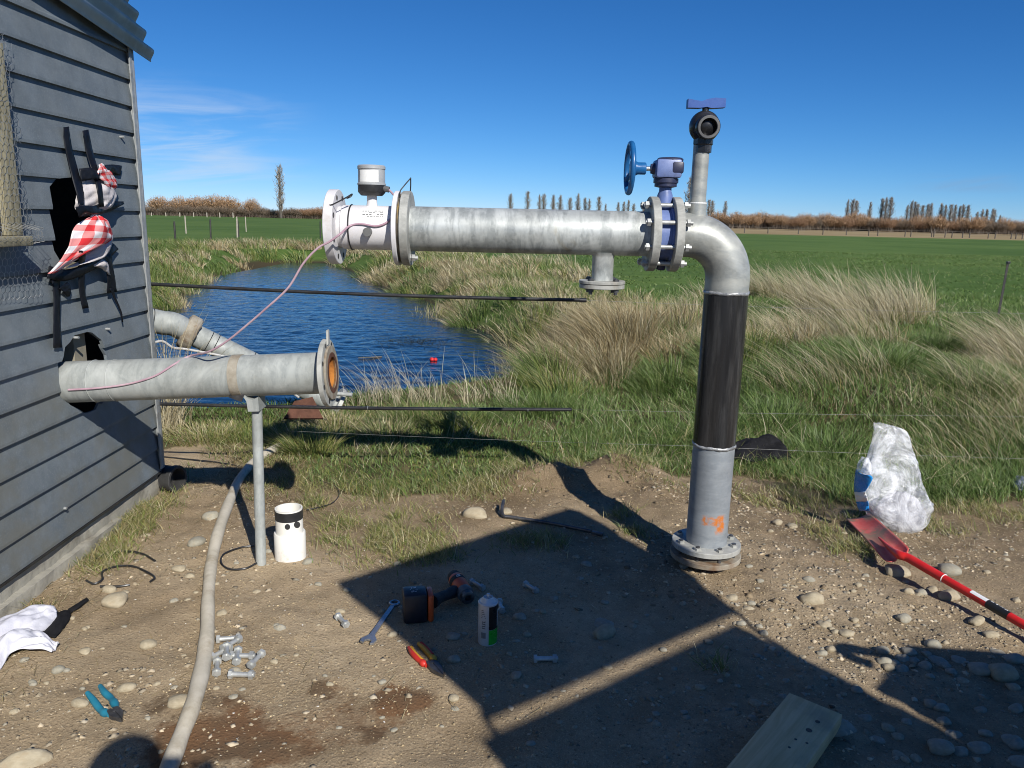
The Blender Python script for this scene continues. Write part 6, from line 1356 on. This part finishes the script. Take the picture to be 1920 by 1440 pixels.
def stone(px, py, w, h, label, group=None, mat=None, rot=None):
    p = GR(px, py); d = (p - EYEP).length; a = w / FOC * d / 2; bq = max(h / FOC * d / 2 * 1.25, a * .45)
    o = bpy.data.objects.new('stone', SM[(mat or random.choice(['stone_tan', 'stone_tan', 'stone_grey', 'stone_blue']), random.randrange(4))]); COL.objects.link(o)
    hh = a * random.uniform(.45, .68); o.location = p + Vector((0, 0, hh * random.uniform(.0, .38))); o.scale = (a, bq, hh); o.rotation_euler = (random.uniform(-.15, .15), random.uniform(-.15, .15), random.uniform(-.5, .5) if rot is None else rot)
    tag(o, label, 'stone', group); return o
for a in ((890, 968, 46, 24, 'large tan stone left of the bent steel bar', None, 'stone_tan'), (948, 962, 26, 20, 'tan stone held in the bent end of the steel bar', None, 'stone_tan'), (365, 1018, 26, 30, 'smooth blue grey stone left of the white hose', None, 'stone_blue'), (394, 972, 30, 20, 'pale stone touching the white hose beside the support post shadow', None, 'stone_grey'), (1134, 1168, 36, 28, 'upper of the two stones close together in the big shadow', None, 'stone_grey'), (1127, 1195, 42, 18, 'flat lower stone of the pair in the big shadow', None, 'stone_tan'),
          (1516, 1126, 40, 20, 'pale oval stone alone on sunlit dirt right of the riser', None, 'stone_tan'), (1674, 1074, 40, 24, 'tan stone just below the shovel blade', None, 'stone_tan'), (1772, 1072, 34, 24, 'blue grey stone above the red shovel shaft', None, 'stone_blue'), (1784, 1121, 36, 20, 'tan stone below the middle of the shovel shaft', None, 'stone_tan'), (1566, 1358, 52, 32, 'large blue grey stone beside the plank', None, 'stone_blue'), (974, 1159, 25, 16, 'pale stone in the shade right of the spray can', None, 'stone_grey'), (1036, 1122, 16, 11, 'small pale stone right of the far shaded bolt', None, 'stone_grey'),
          (848, 1192, 24, 18, 'flat stone between the driver and the pliers', None, 'stone_grey'), (851, 1240, 24, 14, 'round stone right of the red pliers', None, 'stone_grey'), (966, 1265, 18, 16, 'round stone left of the level bolt in the shade', None, 'stone_grey'), (213, 1133, 36, 34, 'broad pale stone right of the white cloth', None, 'stone_tan'), (203, 1103, 28, 14, 'pale stone touching the short strap end', None, 'stone_tan'), (334, 1070, 26, 16, 'round tan stone right of the strap loops', None, 'stone_tan'), (273, 1212, 26, 20, 'rounded tan stone above the teal cutters', None, 'stone_tan'), (330, 1318, 38, 24, 'large brown stone left of the hose near the teal cutters', None, 'stone_tan'), (234, 1288, 30, 16, 'half buried tan stone above the teal cutters\' jaws', None, 'stone_tan'), (146, 1318, 28, 14, 'buried pale stone left of the teal cutters', None, 'stone_tan'),
          (415, 1152, 18, 14, 'small pale stone right of the hose level with the driver', None, 'stone_tan'), (30, 1430, 70, 26, 'big half buried stone at the bottom left corner', None, 'stone_tan'), (576, 1052, 18, 18, 'grey stone against the foot of the PVC stub', None, 'stone_blue'), (1455, 983, 18, 12, 'left of two pale stones right of the riser foot', None, 'stone_tan'), (1482, 988, 18, 14, 'right of two pale stones right of the riser foot', None, 'stone_tan'), (1368, 1120, 22, 15, 'tan stone below the base flange', None, 'stone_tan'), (1545, 1170, 22, 16, 'left of the two tan stones above the big shadow edge', None, 'stone_tan'), (1583, 1186, 24, 17, 'right of the two tan stones above the big shadow edge', None, 'stone_tan'),
          (1745, 1105, 18, 12, 'small pale stone in the shadow line of the shovel', None, 'stone_tan'), (1828, 1168, 28, 14, 'pale flat stone below the black band of the shovel', None, 'stone_tan'), (1853, 1192, 24, 12, 'flat pale stone lower right of the shovel band', None, 'stone_tan'), (1690, 1163, 24, 15, 'grey stone at the top of the gravel patch', None, 'stone_grey'), (848, 1310, 18, 14, 'small round stone below the red pliers', None, 'stone_tan'), (635, 1148, 18, 9, 'pale chip beside the lone sunlit bolt', None, 'stone_tan'), (1100, 1060, 20, 14, 'round stone in the shade below the long steel bar', None, 'stone_grey')): stone(*a)
GP = ((1750, 1212, 26, 16), (1700, 1222, 24, 16), (1692, 1232, 22, 14), (1758, 1237, 24, 26), (1798, 1236, 22, 16), (1730, 1248, 22, 16), (1687, 1252, 24, 16), (1662, 1253, 20, 13), (1654, 1240, 24, 12), (1785, 1262, 18, 14), (1830, 1256, 36, 22), (1870, 1268, 46, 24), (1806, 1274, 18, 12), (1905, 1240, 34, 18), (1870, 1222, 22, 12), (1765, 1330, 24, 16), (1740, 1322, 20, 14), (1772, 1355, 22, 14), (1835, 1330, 20, 12), (1895, 1385, 26, 16), (1910, 1400, 28, 18), (1830, 1400, 36, 22), (1795, 1408, 24, 18), (1755, 1405, 38, 22), (1680, 1380, 20, 14), (1700, 1355, 16, 12), (1660, 1365, 22, 14), (1720, 1425, 16, 14), (1850, 1378, 22, 12), (1900, 1330, 26, 14), (1895, 1290, 20, 14), (1618, 1345, 22, 14), (1645, 1385, 18, 12), (1685, 1415, 18, 20), (1700, 1428, 14, 12), (1785, 1375, 26, 14), (1910, 1425, 30, 18), (1745, 1270, 14, 10), (1715, 1240, 18, 12), (1735, 1228, 16, 10), (1770, 1250, 18, 12), (1676, 1240, 16, 10), (1650, 1222, 22, 14))
for (px, py, w, h) in GP: stone(px, py, w * .95, h, 'rounded river cobble in the shaded gravel patch at lower right', 'cobbles in the gravel patch', random.choice(['stone_grey', 'stone_grey', 'stone_blue', 'stone_tan']))
cnt = 0
while cnt < 215:
    px = random.uniform(20, 1910); py = random.triangular(960, 1436, 1260)
    p = G(px, py)
    if p.x < WALLX + .12 or float(poly_sd(np.array([p.x]), np.array([p.y]), DIRT)[0]) > -.05: continue
    if px > 1625 and py > 1195: continue
    dens = .35 + .65 * min(1, max(0, (px - 900) / 800)); 
    if random.random() > dens: continue
    w = random.choice([7, 8, 9, 10, 11, 13, 15, 18]); stone(px, py, w, w * random.uniform(.5, .75), 'small rounded river stone on the bare dirt outside the gravel patch', 'small stones on the dirt'); cnt += 1
# gravel chips: far too many to count
def chips(name, n, dens, smin, smax, cols, label, tint=.25):
    x, y = scatter(n, -1.8, 3.2, 1.5, 4.4, lambda x, y: dens(x, y) * (poly_sd(x, y, DIRT) < -.02) * (np.abs(x) < .72 * y + .1)); m = len(x); z = gz(x, y)
    base = np.array([(0, 0, .9), (1, 0, 0), (-.5, .87, 0), (-.5, -.87, 0), (.45, .75, .45), (-.9, .1, .4), (.4, -.8, .5)]); F0 = np.array([(0, 4, 5), (0, 5, 6), (0, 6, 4), (4, 1, 2), (4, 2, 5), (5, 2, 3), (5, 3, 6), (6, 3, 1), (6, 1, 4)])
    s = smin * (smax / smin) ** (rng.random(m) ** 2.2); a = rng.uniform(0, 6.28, m); st = rng.uniform(.6, 1.5, m); bs = base[None] * (1 + .25 * rng.normal(size=(m, 7, 3)))
    bx_ = bs[..., 0] * s[:, None] * st[:, None]; by_ = bs[..., 1] * s[:, None]; X = bx_ * np.cos(a)[:, None] - by_ * np.sin(a)[:, None] + x[:, None]; Yq = bx_ * np.sin(a)[:, None] + by_ * np.cos(a)[:, None] + y[:, None]; Zq = bs[..., 2] * s[:, None] * .7 + (z - s * .12)[:, None]
    o = np_mesh(name, np.stack([X, Yq, Zq], -1).reshape(-1, 3), ((np.arange(m) * 7)[:, None, None] + F0[None]).reshape(-1, 3), 'pebble_mix', np.repeat(pick(m, cols, tint), 7, 0), True); return tag(o, label, 'gravel', kind='stuff')
PC = [(.33, .27, .18), (.42, .35, .245), (.28, .25, .19), (.24, .19, .12), (.37, .31, .22)]
chips('gravel', 42000, lambda x, y: (.14 + .80 * sst(.0, 1.0, x) + .4 * sst(-.5, -1.5, x)) * sst(.2, .6, vnoise(x * 3, y * 3, 44)), .0022, .013, PC, 'fine gravel scattered over the bare dirt')
chips('soil_crumbs', 60000, lambda x, y: .25 + .75 * sst(.2, .6, vnoise(x * 2.3, y * 2.3, 45)), .0014, .0055, [(.34, .26, .15), (.44, .35, .21), (.22, .16, .09)], 'crumbs of dry soil over the yard')
chips('white_chips', 1100, lambda x, y: sst(.3, -1.0, x) * .8 + .1, .0018, .0042, [(.66, .64, .60), (.55, .52, .46)], 'tiny white chips sprinkled on the dirt', .1)
chips('clods', 9000, lambda x, y: sst(.4, .2, np.abs(y - 4.1)) * sst(-.1, .3, x) * sst(1.5, 1.0, x) + np.exp(-((x - .85) ** 2 + (y - 3.05) ** 2) / .12), .005, .02, [(.19, .14, .085), (.25, .19, .115)], 'earth clods on the low mound behind the riser')

# ------------------------------------------------------------------ behind the camera: the service truck that throws the big shadow, and the photographer
HT = 2.1; sh_off = Vector((-SHD.x / -SHD.z, -SHD.y / -SHD.z, 0)) * 1.0
def lift(px, py, h): p = G(px, py); return p - Vector((SHD.x, SHD.y, 0)) * (h / -SHD.z) + Vector((0, 0, h))
tk = thing('service_truck', lift(1400, 1420, 0.0), 'white service truck with a tool canopy and raised hatch parked behind the photographer', 'truck')
hA, hB, hC, hD = lift(640, 1101, HT), lift(1085, 958, HT), lift(1392, 1148, HT), lift(928, 1350, HT)
hq = crom([hA, hA.lerp(hB, .5), hB - Vector((.03, .02, 0))], 8) + crom([hB + Vector((.04, -.05, 0)), hB.lerp(hC, .5) + Vector((.02, .02, 0)), hC], 8) + [hD]
MB().prism(hq, (0, 0, .04)).build('raised_hatch', 'truck_white', tk, False)
kD, kC = lift(903, 1386, HT), lift(1386, 1166, HT); axl = (kD - kC); axl = Vector((axl.y, -axl.x, 0)).normalized(); axl = -axl if axl.y > 0 else axl; Lk = 1.9
kE, kF = kC + axl * Lk, kD + axl * Lk; dn = Vector((0, 0, -1.15))
MB().prism([kD, kC, kE, kF], dn).build('canopy', 'truck_white', tk, False)
for p, q in ((hD, kD), (hC, kC)): MB().cyl(p.lerp(hA if p is hD else hB, .05) , q + dn * .4, .012, seg=8).build('gas_strut', 'truck_grey', tk)
side = (kC - kD).normalized(); t0 = kD + dn - side * .12; t1_ = kC + dn + side * .42; t0.z = t1_.z = HT - 1.16
MB().prism([t0 - axl * .02, t1_ - axl * .02, t1_ + axl * 2.0, t0 + axl * 2.0], (0, 0, -.12)).build('tray', 'truck_grey', tk, False)
tp_ = lift(1700, 1208, 1.28); tq = lift(1990, 1232, 1.28); tw = lift(1652, 1288, 1.28); MB().prism([tw, tp_, tq, tq + axl * 1.7, tw + axl * 1.7], (0, 0, -1.1)).build('shadow_block', 'truck_grey', tk, False)  # unseen block added and shaped to throw the shadow at lower right
rc_ = lift(1662, 1240, 1.18); MB().torus(rc_, (.55, .3, .75), .085, .024, 32, 8, 1.2, 5.4).build('shadow_arc', 'black_rubber', tk)  # unseen part ring added to throw the loop-shaped shadow
MB().prism([t0 + axl * 2.1 + Vector((0, 0, .95)), t1_ + axl * 2.1 + Vector((0, 0, .95)), t1_ + axl * 3.3 + Vector((0, 0, .7)), t0 + axl * 3.3 + Vector((0, 0, .7))], (0, 0, -1.25)).build('cab', 'truck_white', tk, False)
for off in (.6, 2.7):
    for q in (t0 + side * .1, t1_ - side * .1): c = q + axl * off; MB().cyl((c.x - side.x * .1, c.y - side.y * .1, .36), (c.x + side.x * .1, c.y + side.y * .1, .36), .36, seg=24).build('wheel', 'tyre_black', tk)
def skin_body(name, V_, E_, R_, mat, parent):
    me_ = bpy.data.meshes.new(name); off = wloc(parent); me_.from_pydata([Vector(v_) - off for v_ in V_], E_, []); o = bpy.data.objects.new(name, me_); COL.objects.link(o); o.parent = parent
    me_.materials.append(MT[mat]); md = o.modifiers.new('skin', 'SKIN'); md.use_smooth_shade = True
    for sv, r_ in zip(me_.skin_vertices[0].data, R_): sv.radius = (r_, r_) if np.isscalar(r_) else r_
    me_.skin_vertices[0].data[0].use_root = True; o.modifiers.new('sub', 'SUBSURF').levels = 2; o.modifiers['sub'].render_levels = 2; return o
PY = -.34; PXo = .06
person = thing('person', (0, PY, 0), 'person standing behind the camera in dark work clothes holding up a phone', 'person')
bv_ = [(0, PY, .95), (0, PY - .01, 1.15), (0, PY, 1.36), (0, PY + .01, 1.44), (0, PY + .02, 1.50), (0, PY + .035, 1.60), (0, PY + .03, 1.665), (-.10, PY, .92), (-.11, PY + .01, .5), (-.12, PY - .02, .10), (-.12, PY + .10, .04), (.10, PY, .92), (.11, PY + .01, .5), (.12, PY - .02, .10), (.12, PY + .10, .04), (-.19, PY, 1.36), (-.25, PY + .03, 1.12), (-.09, PY + .25, 1.37), (.19, PY, 1.36), (.25, PY + .03, 1.12), (.09, PY + .25, 1.37)]
be_ = [(0, 1), (1, 2), (2, 3), (3, 4), (4, 5), (5, 6), (0, 7), (7, 8), (8, 9), (9, 10), (0, 11), (11, 12), (12, 13), (13, 14), (2, 15), (15, 16), (16, 17), (2, 18), (18, 19), (19, 20)]
br_ = [.15, .14, .16, .06, .055, .092, .07, .09, .065, .045, .04, .09, .065, .045, .04, .065, .05, .032, .065, .05, .032]
skin_body('body', bv_, be_, br_, 'work_shirt', person)
MB().sphere((0, PY + .02, 1.645), .098, 20, 12, (.95, 1.08, .78)).build('hair', 'hair_dark', person)
for sg in (-1, 1):
    b = MB(); b.bbox((sg * .085, PY + .27, 1.40), (.03, .05, .075), .012)
    for k in range(4): b.tube([(sg * .095, PY + .28, 1.43 - .02 * k), (sg * .085, PY + .315, 1.435 - .02 * k), (sg * .06, PY + .318, 1.435 - .02 * k)], .008, 8)
    b.tube([(sg * .085, PY + .26, 1.43), (sg * .07, PY + .275, 1.455), (sg * .05, PY + .28, 1.46)], .009, 8); b.build('hand', 'skin', person)
person.location.x += PXo
ph_ = thing('phone', (0, PY + .295, 1.43), 'black phone held up in both hands behind the viewpoint', 'phone'); MB().bbox((0, PY + .295, 1.43), (.155, .008, .076), .003).build('phone_body', 'black_plastic', ph_)
